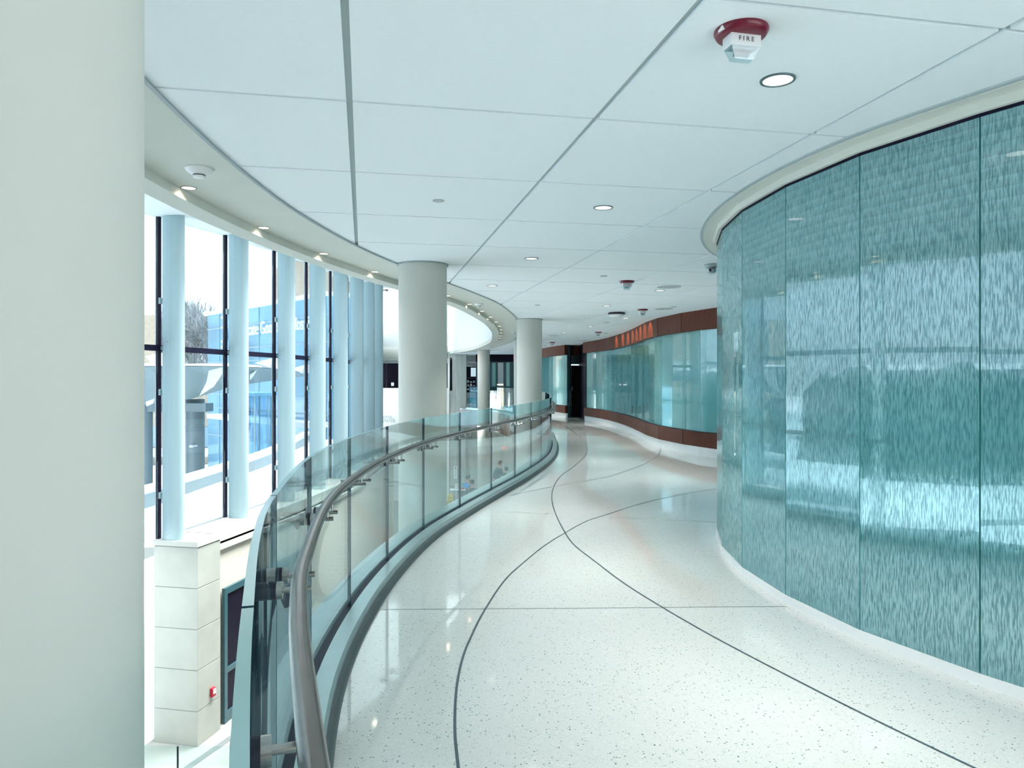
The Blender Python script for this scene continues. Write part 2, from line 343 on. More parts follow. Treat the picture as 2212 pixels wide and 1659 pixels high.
# ------------------------------------------------------------------ floors
def region(left, y0, y1, xr, step):
    bm = bmesh.new(); rows = []; n = int((y1-y0)/step)
    for i in range(n+1):
        y = y0+(y1-y0)*i/n; rows.append((bm.verts.new((left(y), y, 0)), bm.verts.new((xr, y, 0))))
    for a, b in zip(rows, rows[1:]): bm.faces.new((a[0], a[1], b[1], b[0]))
    return bm
edge = lambda y: x_on(rail, y)-.17 if y < 37.1 else -2.6
bm = region(edge, -1.25, 46, 9, .25)
r_ = bmesh.ops.extrude_face_region(bm, geom=bm.faces[:])
for v in [g for g in r_['geom'] if isinstance(g, bmesh.types.BMVert)]: v.co.z = -.5
floor = struct(obj('floor', bm, 'terrazzo'))
def strip(name, pix, w, m, parent=floor, n=10):
    pts = catmull([ground_at(*p) for p in pix], n); bm = bmesh.new(); a = offset(pts, -w/2); b = offset(pts, w/2)
    va = [bm.verts.new((*p, .0015)) for p in a]; vb = [bm.verts.new((*p, .0015)) for p in b]
    for i in range(len(va)-1): bm.faces.new((va[i], vb[i], vb[i+1], va[i+1]))
    return obj(name, bm, m, parent)
strip('divider_strip', [(1012, 1850), (990, 1659), (982.6, 1575), (986, 1489), (999, 1423), (1017.5, 1376), (1047, 1318), (1091, 1253), (1135, 1212), (1179, 1177), (1221, 1151), (1267, 1126), (1322, 1108), (1377, 1090), (1450, 1073), (1548, 1056), (1700, 1040)], .0125, 'divider')
strip('divider_strip', [(2330, 1760), (2105, 1659), (1859, 1540), (1694, 1456), (1600, 1407), (1524, 1366), (1429, 1311), (1348, 1260), (1285.5, 1213), (1241, 1178), (1221, 1151), (1201, 1112), (1192, 1079), (1196, 1052), (1212, 1028), (1244, 1004), (1267, 979), (1263, 956), (1238, 932), (1208, 915), (1180, 902)], .0125, 'divider')
strip('divider_strip', [(1049, 1080), (1120, 1066), (1190, 1052), (1240, 1043), (1320, 1028), (1390, 1003), (1423, 982), (1427, 968)], .011, 'divider')
for pts_ in ([(783, 1317), (1240, 1314), (1700, 1310)], [(1040, 1103), (1290, 1115), (1570, 1129)], [(1240, 905), (1330, 930), (1380, 948)]):
    strip('joint_strip', pts_, .008, 'divider_thin', n=2)
ff = sweep('fascia', rail.sub(rail.near((.1, 30)), rail.L, .4), rect(-.185, -.175, -.9, -.02), 'brown_fascia', floor)
ff2 = sweep('fascia', rail.sub(0, rail.near((.1, 30)), .3), rect(-.19, -.175, -.6, -.005), 'white', floor)

bm = bmesh.new(); rows = []
for k in range(101):
    y = -3+50*k/100; xl = (x_on(win, y)-.34 if y > -1.6 else -12.3) if y < 26.3 else -5.0-(y-26.3)*.2
    rows.append([bm.verts.new((xl, y, LOW)), bm.verts.new((10, y, LOW)), bm.verts.new((10, y, LOW-.3)), bm.verts.new((xl, y, LOW-.3))])
for a_, b_ in zip(rows, rows[1:]):
    for k in range(4): bm.faces.new((a_[k], a_[(k+1) % 4], b_[(k+1) % 4], b_[k]))
lf = struct(obj('floor_lower', bm, 'lower_floor'))
gp = [ground_at(330, 1640, LOW+.002), ground_at(350, 1640, LOW), ground_at(402, 1606, LOW), ground_at(383, 1606, LOW)]
gr = poly_prism('floor_grate', [(-4.9, 10.75), (-4.78, 10.75), (-4.0, 13.2), (-4.12, 13.2)], LOW-.001, LOW+.004, 'grate', lf)

# ------------------------------------------------------------------ tiled ceiling
lx = lambda y: x_on(ring, y) if y < 37.2 else -3.3
bm = region(lx, -2.5, 46, 9, .25)
d1 = Vector((-.1965, .9805, 0)); d2 = Vector((.9805, .1965, 0)); O0 = Vector((.4243, 3.756, 0)); PI_ = 1.219
def cut(no, o): bmesh.ops.bisect_plane(bm, geom=bm.verts[:]+bm.edges[:]+bm.faces[:], dist=1e-5, plane_co=o, plane_no=no)
W1, W2 = .030, .022
for k in range(-10, 16):
    for w in (-W1/2, W1/2): cut(d2, O0+d2*(PI_*k+w))
for k in range(-8, 40):
    for w in (-W2/2, W2/2): cut(d1, O0+d1*(PI_*k+w))
dele = []
for f in bm.faces:
    c = f.calc_center_median()-O0; a = (c.dot(d2)/PI_+.5) % 1-.5; b = (c.dot(d1)/PI_+.5) % 1-.5
    if abs(a)*PI_ < W1/2 or abs(b)*PI_ < W2/2: dele.append(f)
bmesh.ops.delete(bm, geom=dele, context='FACES')
for v in bm.verts: v.co.z = CZ
r_ = bmesh.ops.extrude_face_region(bm, geom=bm.faces[:])
for v in [g for g in r_['geom'] if isinstance(g, bmesh.types.BMVert)]: v.co.z = CZ+.03
ceil_ = struct(obj('ceiling', bm, 'tile'))
bm = region(lx, -2.5, 46, 9, .25)
for v in bm.verts: v.co.z = CZ+.016
r_ = bmesh.ops.extrude_face_region(bm, geom=bm.faces[:])
for v in [g for g in r_['geom'] if isinstance(g, bmesh.types.BMVert)]: v.co.z = CZ+.4
obj('ceiling_reveal', bm, 'reveal', ceil_)

# ring soffit: edge trim, flat band, hanging lip, bulkhead above
rp = ring.sub(0, ring.L, .25)
t1 = sweep('trim_1', rp, [(-.0, CZ-.012), (.022, CZ-.012), (.022, CZ+.02), (-.0, CZ+.02)], 'reveal_dark'); struct(t1)
t2 = sweep('trim_2', rp, [(-.57, CZ), (-.004, CZ), (-.004, CZ+.06), (-.57, CZ+.06)], 'plaster', smooth=30); struct(t2)
t3 = sweep('trim_3', rp, [(-.76, CZ-.065), (-.57, CZ-.065), (-.57, CZ+.06), (-.76, CZ+.06)], 'plaster', smooth=30); struct(t3)
bm = bmesh.new(); rb = offset(rp, -.75); rc = offset(rp, -.55)
A = [bm.verts.new((*p, CZ+.0)) for p in rb]; B = [bm.verts.new((*p, atr_z(p.y)+.1)) for p in rb]
C_ = [bm.verts.new((*p, CZ+.06)) for p in rc]; D_ = [bm.verts.new((*p, atr_z(p.y)+.1)) for p in rc]
for i in range(len(A)-1):
    bm.faces.new((A[i], A[i+1], B[i+1], B[i])); bm.faces.new((C_[i], D_[i], D_[i+1], C_[i+1])); bm.faces.new((B[i], B[i+1], D_[i+1], D_[i]))
struct(obj('wall_bulkhead', bm, 'white', smooth=30))
# atrium ceiling, gently rising towards the far end
bm = bmesh.new(); ys = [-3, -1.5, 0, 1, 2, 4, 5.48, 5.52, 6, 7, 8, 9, 10, 11]+[a for a, _ in AZ[1:-1]]+[30.98, 31.02, 36]
ax = lambda y: (x_on(win, y)-.36 if y > -1.6 else -12.2+.72*(-1.6-y)*-1) if y < 26.3 else -5.0-(y-26.3)*.2
# unseen opening added in the near atrium ceiling to let in more daylight
def ix(y):
    if y < 5.5: return 1.2
    if y < 10: return ax(y)+1.2
    if y > 31: return 1.2
    if y > 20: return 1.2
    return max(ax(y)+1.2, (x_on(ring, y/2.08)-.76)*2.08+.9)
r0 = [(bm.verts.new((ax(y), y, atr_z(y))), bm.verts.new((ix(y), y, atr_z(y)))) for y in ys]; r1 = [(bm.verts.new((ax(y), y, atr_z(y)+.3)), bm.verts.new((ix(y), y, atr_z(y)+.3))) for y in ys]
for i in range(len(ys)-1):
    bm.faces.new((r0[i][0], r0[i][1], r0[i+1][1], r0[i+1][0])); bm.faces.new((r1[i][0], r1[i+1][0], r1[i+1][1], r1[i][1]))
    bm.faces.new((r0[i][0], r0[i+1][0], r1[i+1][0], r1[i][0])); bm.faces.new((r0[i][1], r1[i][1], r1[i+1][1], r0[i+1][1]))
ac = struct(obj('ceiling_atrium', bm, 'white', smooth=20))
for px, py, L_, a in ((835, 634, .5, .1), (828, 656, .5, .9)):
    Y = 27.5; z = CAMZ+(HY-py)*Y/F
    bm = bmesh.new(); abox(bm, -.03, .03, -L_/2, L_/2, -.02, .02, mat4=Matrix.Translation((side(px, Y), Y, atr_z(Y)-.012)) @ Matrix.Rotation(a, 4, 'Z')); obj('slot_diffuser', bm, 'ink', ac)
struct(boxm('ceiling_upper', (1.2, 9, -5, 46, CZ+.45, CZ+.6), 'white'))
struct(boxm('wall_back', (-12.3, 9, -3.2, -3.0, LOW, -.5), 'greige')); struct(boxm('wall_back_sky_block', (-12.3, 2.2, -3.2, -3.0, -.5, 4.3), 'greige'))  # upper wall added out of view to keep sky light off the column

# ------------------------------------------------------------------ columns
for (x, y), lab in (((-.754, .9), 'huge pale round column closest to the camera at left edge'), ((-1.025, 8.51), 'tall pale round column just outside the glass railing, second nearest'),
        ((.38, 16.2), 'pale round column by the far bend of the glass railing'), ((.336, 24.45), 'round column mostly hidden behind the column at the railing bend'), ((-1.27, 33.2), 'thin looking distant round column in front of the gift shop')):
    t = thing('round_column', lab, 'column', (x, y, LOW), group='round columns around the atrium')
    h = CZ-LOW; lathe('shaft', [(0, 0), (.276, 0), (.276, h+.01), (0, h+.01)], 'column', t, 64)
    lathe('collar', [(.272, h-.014), (.296, h-.014), (.296, h+.004), (.272, h+.004)], 'reveal_dark', t, 64)

# ------------------------------------------------------------------ glass railing
R = thing('glass_railing', 'curved clear glass railing with steel handrail along the white walkway', 'railing')
seams = [rail.near(p) for p in [(-.4154, 1.166), (-.735, 2.286), (-.934, 3.418), (-.998, 4.546), (-.958, 5.686), (-.821, 6.867), (-.567, 8.04), (-.26, 9.30), (.04, 10.5), (.30, 11.67), (.50, 12.69), (.68, 13.9)]]
seams = [seams[0]-1.15*k for k in (2, 1)]+seams
while seams[-1]+1.22 < rail.L: seams.append(seams[-1]+1.22)
ZT, ZB = 1.093, .02
for a, b in zip(seams, seams[1:]):
    sweep('glass_panel', rail.sub(a+.006, b-.006, .12), [(-.009, ZB), (.009, ZB), (.009, ZT), (-.009, ZT)], ['rail_glass', 'glass_edge', 'glass_edge_dark'], R, mis=[0, 0, 1, 0], capmi=2, smooth=30)
full = rail.sub(seams[0], seams[-1], .12)
sweep('base_shoe', full, [(-.17, -.03), (-.03, -.03), (-.03, .078), (-.17, .078)], 'shoe', R, smooth=30)
sweep('base_shoe', full, [(.03, .0), (.125, .0), (.125, .066), (.113, .078), (.03, .078)], 'shoe', R, smooth=30)
sweep('gasket', full, rect(-.03, .03, .0, .062), 'gasket', R)
sweep('shoe_edge', full, [(.125, .0), (.160, .0), (.157, .02), (.145, .036), (.125, .045)], 'shoe_edge', R, smooth=50)
ZR = .892
sweep('handrail', rail.sub(seams[0], seams[-1], .1), circ(.093, ZR, .0225), 'rail_steel', R, smooth=60)
for s_ in seams[1:21]:
    for ds in (-.085, .085):
        s = s_+ds; p = rail.at(s); n = rail.right(s); P3 = lambda o, z: (p.x+n.x*o, p.y+n.y*o, z)
        br = tube('rail_bracket', P3(.012, .822), P3(.118, .822), .009, 'steel', R)
        tube('clamp_disc', P3(.018, .822), P3(.036, .822), .026, 'steel', br, 20)
        tube('clamp_disc', P3(-.030, .822), P3(-.012, .822), .026, 'steel', br, 20)
        tube('clamp_gasket', P3(.009, .822), P3(.018, .822), .0265, 'gasket', br, 20)
        tube('bracket_pin', P3(.093, .822), P3(.093, ZR-.018), .0065, 'steel', br, 10)

# ------------------------------------------------------------------ curved glass drum wall at the right
dw = sempty('wall_right')
gap = .004
for i, (a, b) in enumerate(zip(drum_pts, drum_pts[1:])):
    d = (b-a).normalized(); a2, b2 = a+d*gap, b-d*gap
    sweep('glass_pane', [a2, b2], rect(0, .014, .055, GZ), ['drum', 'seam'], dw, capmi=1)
sweep('backing', offset(drum_pts, .03), rect(0, .02, .05, GZ), 'seam', dw)
bb = sempty('baseboard_right'); sweep('metal_base', drum_pts, rect(-.006, .05, 0, .055), 'base_metal', bb)
tr = sempty('trim_4')
sweep('black_channel', drum_pts, rect(-.004, .05, GZ-.004, GZ+.012), 'mullion', tr)
sweep('facet_fascia', drum_pts, rect(-.03, .05, GZ+.012, CZ-.014), 'plaster', tr)
smooth_d = catmull([tuple(p) for p in offset(drum_pts, -.12)], 8)
bm = bmesh.new(); asweep(bm, smooth_d, rect(0, .4, CZ-.014, CZ+.002)); obj('soffit_band', bm, 'plaster', tr, 30)
bm = bmesh.new(); asweep(bm, smooth_d, rect(-.028, 0.0, CZ-.010, CZ+.002)); obj('edge_trim', bm, 'reveal', tr, 30)
struct(boxm('wall_core', (5.0, 5.1, 1.4, 12.9, 0, CZ), 'white'))  # unseen, added behind the drum to stop light leaking through

# ------------------------------------------------------------------ corridor wall: wood fascia, pale glass, wood base
def hall(path, wn_, bn, s0, s1, step=.62):
    w = sempty(wn_); n = int(round((s1-s0)/step)); pts = path.sub(s0, s1, (s1-s0)/n+1e-6)
    # the path runs away from the camera, room side is on the left (-)
    for a, b in zip(pts, pts[1:]):
        d = (b-a).normalized(); sweep('glass_pane', [a+d*.006, b-d*.006], rect(0, .012, .45, 2.39), ['hall_glass', 'glass_edge'], w, capmi=1)
    wp = pts[::2]+([pts[-1]] if len(pts) % 2 == 0 else [])
    for a, b in zip(wp, wp[1:]):
        d = (b-a).normalized()
        sweep('wood_fascia', [a+d*.003, b-d*.003], rect(-.10, .02, 2.39, CZ), 'wood', w)
        sweep('wood_base', [a+d*.003, b-d*.003], rect(-.07, .02, .17, .45), 'wood', w)
    sweep('black_channel', pts, rect(-.04, .04, .45, .462), 'gasket', w)
    sweep('backing', pts, rect(.03, .12, 0, CZ), 'dark_teal', w)
    b_ = sempty(bn); sweep('metal_base', pts, rect(-.04, .03, 0, .17), 'base_metal', b_)
hall(hall_r, 'wall_corridor', 'baseboard_corridor', 0, hall_r.L)
hall(hall_l, 'wall_far_right', 'baseboard_far', 0, hall_l.L)
# dark door at the end of the corridor
dr = sempty('door_1'); DY = 28.9
boxm('door_leaf', (side(1234, DY), side(1267, DY)+.2, DY, DY+.06, 0, 2.0), 'dark', dr)
boxm('transom_panel', (side(1232, DY), side(1267, DY)+.2, DY-.01, DY+.05, 2.05, 2.39), 'dark_teal', dr)
boxm('door_frame', (side(1222, DY), side(1233.5, DY), DY-.05, DY+.08, 0, 2.39), 'dark', dr)
boxm('door_header', (side(1222, DY)-.1, side(1267, DY)+.4, DY-.1, DY+.1, 2.39, CZ), 'wood', dr)
boxm('kick_panel', (side(1226, DY), side(1231.5, DY), DY-.09, DY-.05, .45, 1.1), 'steel', dr)
tag(boxm('wall_switch_plate', (side(1232.6, DY), side(1237, DY), DY-.02, DY-.001, 1.02, 1.18), 'paper'), 'small white plate on the dark door at the corridor end', 'switch plate')
struct(boxm('wall_door_side', (2.62, 2.74, 26.3, 29.0, 0, CZ), 'dark'))

# ------------------------------------------------------------------ far end: lobby wall, gift shop, concrete wall
fw = sempty('wall_far'); FY = 39.0
boxm('wood_fascia', (-1.9, .3, FY-.1, FY+.1, 2.39, CZ), 'dark', fw)
boxm('glass_band', (-1.9, .3, FY, FY+.05, .92, 2.39), 'dark_teal', fw)
for x0, x1 in ((-1.05, -.86), (-.74, -.45), (-.30, -.12)):
    boxm('glass_panel', (x0, x1, FY-.03, FY-.001, 1.1, 2.34), 'hall_glass' if x1-x0 < .25 else 'device_grey', fw)
boxm('light_bar', (-.78, -.46, FY-.05, FY-.02, 1.16, 1.21), 'glow', fw)
boxm('header', (-1.9, .3, FY-.02, FY+.1, .80, .92), 'dark_teal', fw)
for k, x0 in enumerate((-1.15, -.72, -.10)):
    o = sempty('door_%d' % (k+2)); w_ = (.36, .60, .25)[k]
    boxm('door_leaf', (x0, x0+w_, FY-.03, FY+.02, 0, .79), 'steel' if k else 'white', o)
    boxm('door_frame', (x0+w_, x0+w_+.05, FY-.04, FY+.02, 0, .79), 'white', o)
    boxm('door_handle', (x0+w_-.08, x0+w_-.03, FY-.07, FY-.03, .45, .58), 'ink', o)
boxm('backing', (-1.9, .3, FY+.06, FY+.2, 0, CZ), 'dark', fw)
cw = struct(boxm('wall_concrete', (side(971, 38.4), side(1007, 38.4), 38.4, 38.8, LOW, CZ), 'concrete'))
boxm('wall_panel', (side(1007, 38.4), side(1033, 38.4), 38.45, 38.8, LOW, -.9), 'concrete', cw)
# gift shop front
gs = thing('gift_shop_front', 'shop front with screens and goods between the concrete wall and the distant column', 'shop front', (0, 40.2, 0))
gx0, gx1 = side(1006, 40.2), side(1034, 40.2)
boxm('header', (gx0, gx1, 0, .2, 2.2, CZ), 'device_grey', gs)
boxm('sign_panel', (gx0, gx1, -.04, -.002, 2.15, 2.42), 'white', gs)
text('sign_text', 'Gift Shop', .22, ((gx0+gx1)/2-.25, -.06, 2.29), (pi/2, 0, 0), 'ink', gs)
boxm('back_panel', (gx0, gx1, .6, .7, 0, 2.2), 'dark', gs)
boxm('frame', (gx0, gx1, -.03, .03, 1.50, 1.56), 'ink', gs)
boxm('threshold', (gx0, gx1, -.03, .03, 0, .14), 'base_metal', gs)
boxm('screen', (gx0+.26, gx1-.02, .3, .34, 1.62, 2.1), 'screen', gs)
boxm('counter', (gx0+.05, gx1, .2, .5, .14, .75), 'device_grey', gs)
for i in range(4):
    for j in range(3):
        tag(boxm('boxed_gift', (gx0+.06+i*.16, gx0+.16+i*.16, 40.45, 40.6, .88+j*.2, .88+j*.2+.08+.03*((i+j) % 3)), ['paper', 'device_grey', 'glass_edge', 'device'][(i*2+j) % 4]), 'small pale boxed gift on the shop shelves behind the glass', 'boxed gift', 'gifts on the shop shelves')
for j in range(3): boxm('shelf', (gx0, gx1, .22, .45, .86+j*.2, .88+j*.2), 'ink', gs)
bk = thing('teal_tub_chair', 'small teal tub chair inside the gift shop front', 'chair', (side(1018, 39.9), 39.9, 0))
lathe('seat', [(0, .2), (.12, .2), (.2, .42), (.2, .46), (0, .40)], 'teal_seat', bk, 20); lathe('leg', [(0, 0), (.1, 0), (.02, .03), (.02, .2), (0, .2)], 'steel', bk, 12)
struct(boxm('wall_shop_left', (side(1006, 40.2)-.1, side(1006, 40.2), 38.8, 41, 0, CZ), 'white'))
struct(boxm('wall_closing', (-3.4, 9, 45.9, 46.1, LOW, CZ+.4), 'white'))

# white end wall of the atrium with a dark interior window
ew = sempty('wall_end'); EY = 35.0; ex0, ex1 = -7.2, side(971, EY)
boxm('lower_wall', (ex0, ex1, EY, EY+.3, LOW, 1.05), 'white', ew)
boxm('corner', (side(967, EY), ex1, EY-.02, EY+.3, LOW, CZ), 'white', ew)
boxm('upper_wall', (ex0, ex1-.1, EY, EY+.3, 2.37, 6.2), 'white', ew)
sweep('bulge', [Vector((ex0, EY)), Vector((ex1-.1, EY))], [(0, 2.42), (.18, 2.42), (.32, 2.5), (.38, 2.65), (.36, 2.82), (.24, 2.95), (0, 3.0)], 'plaster', ew, smooth=50)
boxm('sill', (ex0, ex1-.1, EY-.02, EY+.02, 1.03, 1.06), 'greige', ew)
boxm('head_trim', (ex0, ex1-.1, EY+.05, EY+.1, 2.22, 2.37), 'device_grey', ew)
boxm('room_back', (ex0, ex1, EY+1.5, EY+1.6, .9, 2.5), 'dark', ew); boxm('room_mullion', (side(835, EY)-.04, side(835, EY), EY+.1, EY+.16, 1.05, 2.25), 'ink', ew)
boxm('room_floor', (ex0, ex1, EY+.3, EY+1.6, .9, .95), 'dark', ew); boxm('room_ceiling', (ex0, ex1, EY+.3, EY+1.6, 2.4, 2.5), 'dark', ew)
tag(boxm('paper_notice', (side(845, EY+.2), side(851, EY+.2), EY+.2, EY+.21, 1.15, 1.31), 'paper'), 'small white notice in the dark window of the white end wall', 'notice')
wl_ = thing('wall_lettering', 'small grey lettering on the white end wall above the railing', 'lettering', (0, EY-.012, 0))
text('letters', 'SAMARITAN HOSPITAL', .17, (side(848, EY), 0, CAMZ-81*EY/F), (pi/2, 0, 0), 'device_grey', wl_, .006, 'RIGHT', .85)
text('letters', 'CONFERENCE CENTER', .24, (side(854, EY), 0, CAMZ-89*EY/F), (pi/2, 0, 0), 'device_grey', wl_, .006, 'RIGHT', .85)
# lower level back walls
struct(boxm('wall_lower_back', (-3.3, 9, 41.5, 41.8, LOW, -.5), 'concrete'))
struct(boxm('wall_lower_right', (3.2, 3.4, -5, 41.5, LOW, -.5), 'greige'))
for nm_, za_, zb_ in (('wall_lower_left', LOW, -1.08), ('wall_upper_left', 1.1, 3.6)):  # unseen; gap between the two walls left to daylight the end wall
    struct(poly_prism(nm_, [(-5.1, 26.45), (-4.72, 26.45), (-6.3, 35.0), (-6.7, 35.0)], za_, zb_, 'white'))

# ------------------------------------------------------------------ window wall
SILL = -1.08
def frame_at(i):
    s = win.near(fins[i]); t = win.tan(s); return Vector(fins[i]), t, Vector((t.y, -t.x))      # point, tangent, room-side normal
for i in range(len(fins)-1):
    c0, t0, n0 = frame_at(i); c1, t1_, n1 = frame_at(i+1)
    w = sempty('window_%d' % (i+1)); near_side = i < 7; zb = LOW if near_side else SILL; zt = atr_z(c0.y)+.06
    m0 = c0-n0*.26; m1 = c1-n1*.26
    # elliptical fin
    zf = LOW if i < 8 else SILL
    bm = bmesh.new(); prof = []
    K = 40
    for z in (zf if i != 8 else SILL, zt):
        prof.append([bm.verts.new((c0.x+n0.x*.2*cos(2*pi*k/K)*(1 if cos(2*pi*k/K) > 0 else .9)+t0.x*.095*sin(2*pi*k/K), c0.y+n0.y*.2*cos(2*pi*k/K)*(1 if cos(2*pi*k/K) > 0 else .9)+t0.y*.095*sin(2*pi*k/K), z)) for k in range(K)])
    for k in range(K): bm.faces.new((prof[0][k], prof[0][(k+1) % K], prof[1][(k+1) % K], prof[1][k]))
    bm.faces.new(prof[0][::-1]); bm.faces.new(prof[1])
    fin = obj('fin', bm, 'fin', w, 40)
    if i >= 8:
        q = c0-t0*.09-n0*.03; nrm = (-t0)
        for zr in (.83, .61, .44, .24, -2.42):
            tube('bolt', (q.x, q.y, CAMZ+zr), (q.x+nrm.x*.014, q.y+nrm.y*.014, CAMZ+zr), .017, 'fin', fin, 14, .012)
    ang = atan2(t0.y, t0.x)-pi/2; T = Matrix.Translation((m0.x, m0.y, 0)) @ Matrix.Rotation(ang, 4, 'Z')
    boxm('mullion', (-.028, .028, -.028, .028, zb, zt), 'mullion', w, mat4=T)
    boxm('mullion_edge', (-.040, -.028, -.028, .0, zb, zt), 'device', w, mat4=T)
    for zr in (1.25, -.2, -1.84):
        boxm('clip', (.029, .06, -.045, .045, CAMZ+zr-.05, CAMZ+zr+.05), 'fin', w, mat4=T, bev=.006)
    boxm('strut', (.028, .13, -.02, .02, 1.92, 1.98), 'fin', w, mat4=T)
    d = (m1-m0).normalized()
    sweep('transom', [m0, m1], rect(-.05, .055, 1.905, 1.995), 'mullion', w)
    if near_side: sweep('transom', [m0, m1], rect(-.05, .055, -1.16, -1.07), 'mullion', w); sweep('transom', [m0, m1], rect(-.05, .055, LOW, LOW+.1), 'mullion', w)
    sweep('glass_pane', [m0+d*.03, m1-d*.03], rect(-.01, .01, zb, 1.905), 'window_glass', w)
    sweep('glass_pane', [m0+d*.03, m1-d*.03], rect(-.01, .01, 1.995, zt), 'window_glass', w)
struct(boxm('trim_5', (-4.95, -4.62, 26.15, 26.42, LOW, 4.9), 'fin'))
# sill and wall under the windows
wp = [Vector(c) for c in fins[8:]]; wpd = win.sub(win.near(fins[8])+.56, win.L, .5)
sl = sempty('wall_left')
sweep('sill', wpd, rect(-.34, .30, SILL-.09, SILL), 'limestone_cap', sl, smooth=30)
sweep('lower_sill', wpd, rect(.30, .46, SILL-.28, SILL-.20), 'limestone_cap', sl, smooth=30)
sweep('wall_face', wpd, rect(-.3, .40, LOW, SILL-.20), 'greige', sl, smooth=30)
sweep('upstand', wpd, rect(-.3, .30, SILL-.3, SILL-.09), 'greige', sl, smooth=30)
# limestone pier
c8, t8, n8 = frame_at(8); pang = atan2(n8.y, n8.x)
pc = c8+n8*.12+t8*.20
pier = thing('limestone_pier', 'tall limestone clad pier below the nearest visible window fin', 'pier', (pc.x, pc.y, LOW), pang)
hw, hd, ph = .385, .30, SILL-LOW
boxm('joint_core', (-hw+.006, hw-.006, -hd+.006, hd-.006, 0, ph-.08), 'joint', pier)
for k in range(5):
    z0 = ph-.085-(k+1)*.64; z1 = z0+.630
    boxm('stone_block', (-hw, hw, -hd, hd, max(0, z0), z1), 'limestone', pier, bev=.004)
boxm('cap', (-hw-.01, hw+.012, -hd-.02, hd+.02, ph-.08, ph), 'limestone_cap', pier)
fa = thing('fire_alarm_pull', 'small red fire alarm pull station on the limestone pier', 'fire alarm', (0, 0, 0))
pp = Vector((pc.x, pc.y))+n8*(hw+.001)+t8*.06; fa.location = (pp.x, pp.y, -3.56); fa.rotation_euler = (0, 0, pang)
boxm('case', (0, .05, -.045, .045, -.07, .07), 'bright_red', fa, bev=.006); boxm('handle', (.05, .062, -.03, .03, -.02, .02), 'device', fa); boxm('glass_strip', (.05, .055, -.03, .03, .035, .055), 'device', fa)
# doors in the wall under the sill
for k, s_ in enumerate((1.05, 2.65)):
    s = win.near(fins[8])+s_+.35; c = win.at(s); t = win.tan(s); n = Vector((t.y, -t.x)); T = Matrix.Translation((c.x+n.x*.43, c.y+n.y*.43, 0)) @ Matrix.Rotation(atan2(t.y, t.x), 4, 'Z')
    o = sempty('door_%d' % (k+5)); fr = .09
    boxm('door_frame', (-.75, .75, -.05, .0, -2.13, -2.02), 'dark_teal', o, mat4=T)
    for x0 in (-.75, -.045, .66): boxm('door_frame', (x0, x0+fr, -.05, .0, LOW, -2.13), 'dark_teal', o, mat4=T)
    boxm('door_rail', (-.66, .66, -.045, 0, LOW+.0, LOW+.18), 'dark_teal', o, mat4=T); boxm('door_rail', (-.66, .66, -.045, 0, -3.45, -3.36), 'dark_teal', o, mat4=T)
    boxm('door_glass', (-.66, .66, -.02, -.005, LOW, -2.13), 'dark', o, mat4=T)
    boxm('door_label', (.2, .32, -.055, -.045, -2.95, -2.88), 'paper', o, mat4=T)

# ------------------------------------------------------------------ low stair railing at the bottom left
sr = thing('stair_railing', 'short glass stair railing with dark handrail at the bottom left corner', 'railing', (0, 7.6, 0))
zt = CAMZ-(1612-HY)*7.6/F
for a, b in ((-4.6, side(384, 7.6)-.008), (side(384, 7.6)+.008, -2.75)):
    boxm('glass_panel', (a, b, -.008, .008, zt-1.0, zt), 'rail_glass', sr)
tube('handrail', (-4.6, -.09, zt-.215), (-2.75, -.09, zt-.215), .022, 'rail_steel', sr)
boxm('base_shoe', (-4.6, -2.75, -.07, .07, zt-1.07, zt-.95), 'shoe', sr)
boxm('joint', (side(384, 7.6)-.006, side(384, 7.6)+.006, -.01, .01, zt-1, zt), 'gasket', sr)
st = thing('stair_landing', 'pale stone stair landing under the short glass railing', 'stair landing', (0, 0, 0))
boxm('slab', (-4.8, -2.6, 5.8, 7.75, zt-1.3, zt-1.07), 'limestone_cap', st); boxm('support_wall', (-4.6, -2.8, 5.9, 7.6, LOW, zt-1.3), 'greige', st)

# ------------------------------------------------------------------ ceiling devices
def ceil_pt(px, py): D = F*(CZ-CAMZ)/(HY-py); return ((px-CX)/F*D, D)
def strobe(px, py, rz, label):
    x, y = ceil_pt(px, py); t = thing('fire_strobe', label, 'fire alarm strobe', (x, y, CZ), rz, 'red fire strobes on the ceiling')
    lathe('mounting_plate', [(0, 0), (.100, 0), (.101, -.008), (.092, -.024), (.085, -.028), (.05, -.029), (0, -.029)], 'red', t, 48)
    boxm('housing', (-.062, .062, -.038, .030, -.072, -.026), 'device', t, bev=.003)
    bm = bmesh.new(); v = abox(bm, -.057, .057, -.034, .026, -.116, -.072)
    for q in v[:4]: q.co.x *= .68; q.co.y *= .6
    obj('lens', bm, 'lens', t)
    boxm('flash_tube', (-.03, .03, -.008, .008, -.098, -.084), 'steel', t); boxm('reflector', (-.045, .045, -.02, .015, -.078, -.073), 'device_grey', t)
    text('fire_lettering', 'F I R E', .024, (0, -.0385, -.048), (pi/2, 0, 0), 'ink', t, .0006)
    boxm('inspection_label', (-.098, -.085, -.035, -.005, -.020, -.006), 'paper', t); return t
strobe(1601, 66, radians(13), 'red and white FIRE strobe on the ceiling nearest the camera')
for (px, py), l in zip(((1354, 607), (1388, 668), (1292, 717), (1193, 739)), ('red based white strobe in the middle of the ceiling, second nearest', 'red based white strobe beside the farther round speaker', 'small distant red based strobe before the wood fascia', 'tiny red based strobe at the far end of the ceiling')):
    strobe(px, py, .1, l)
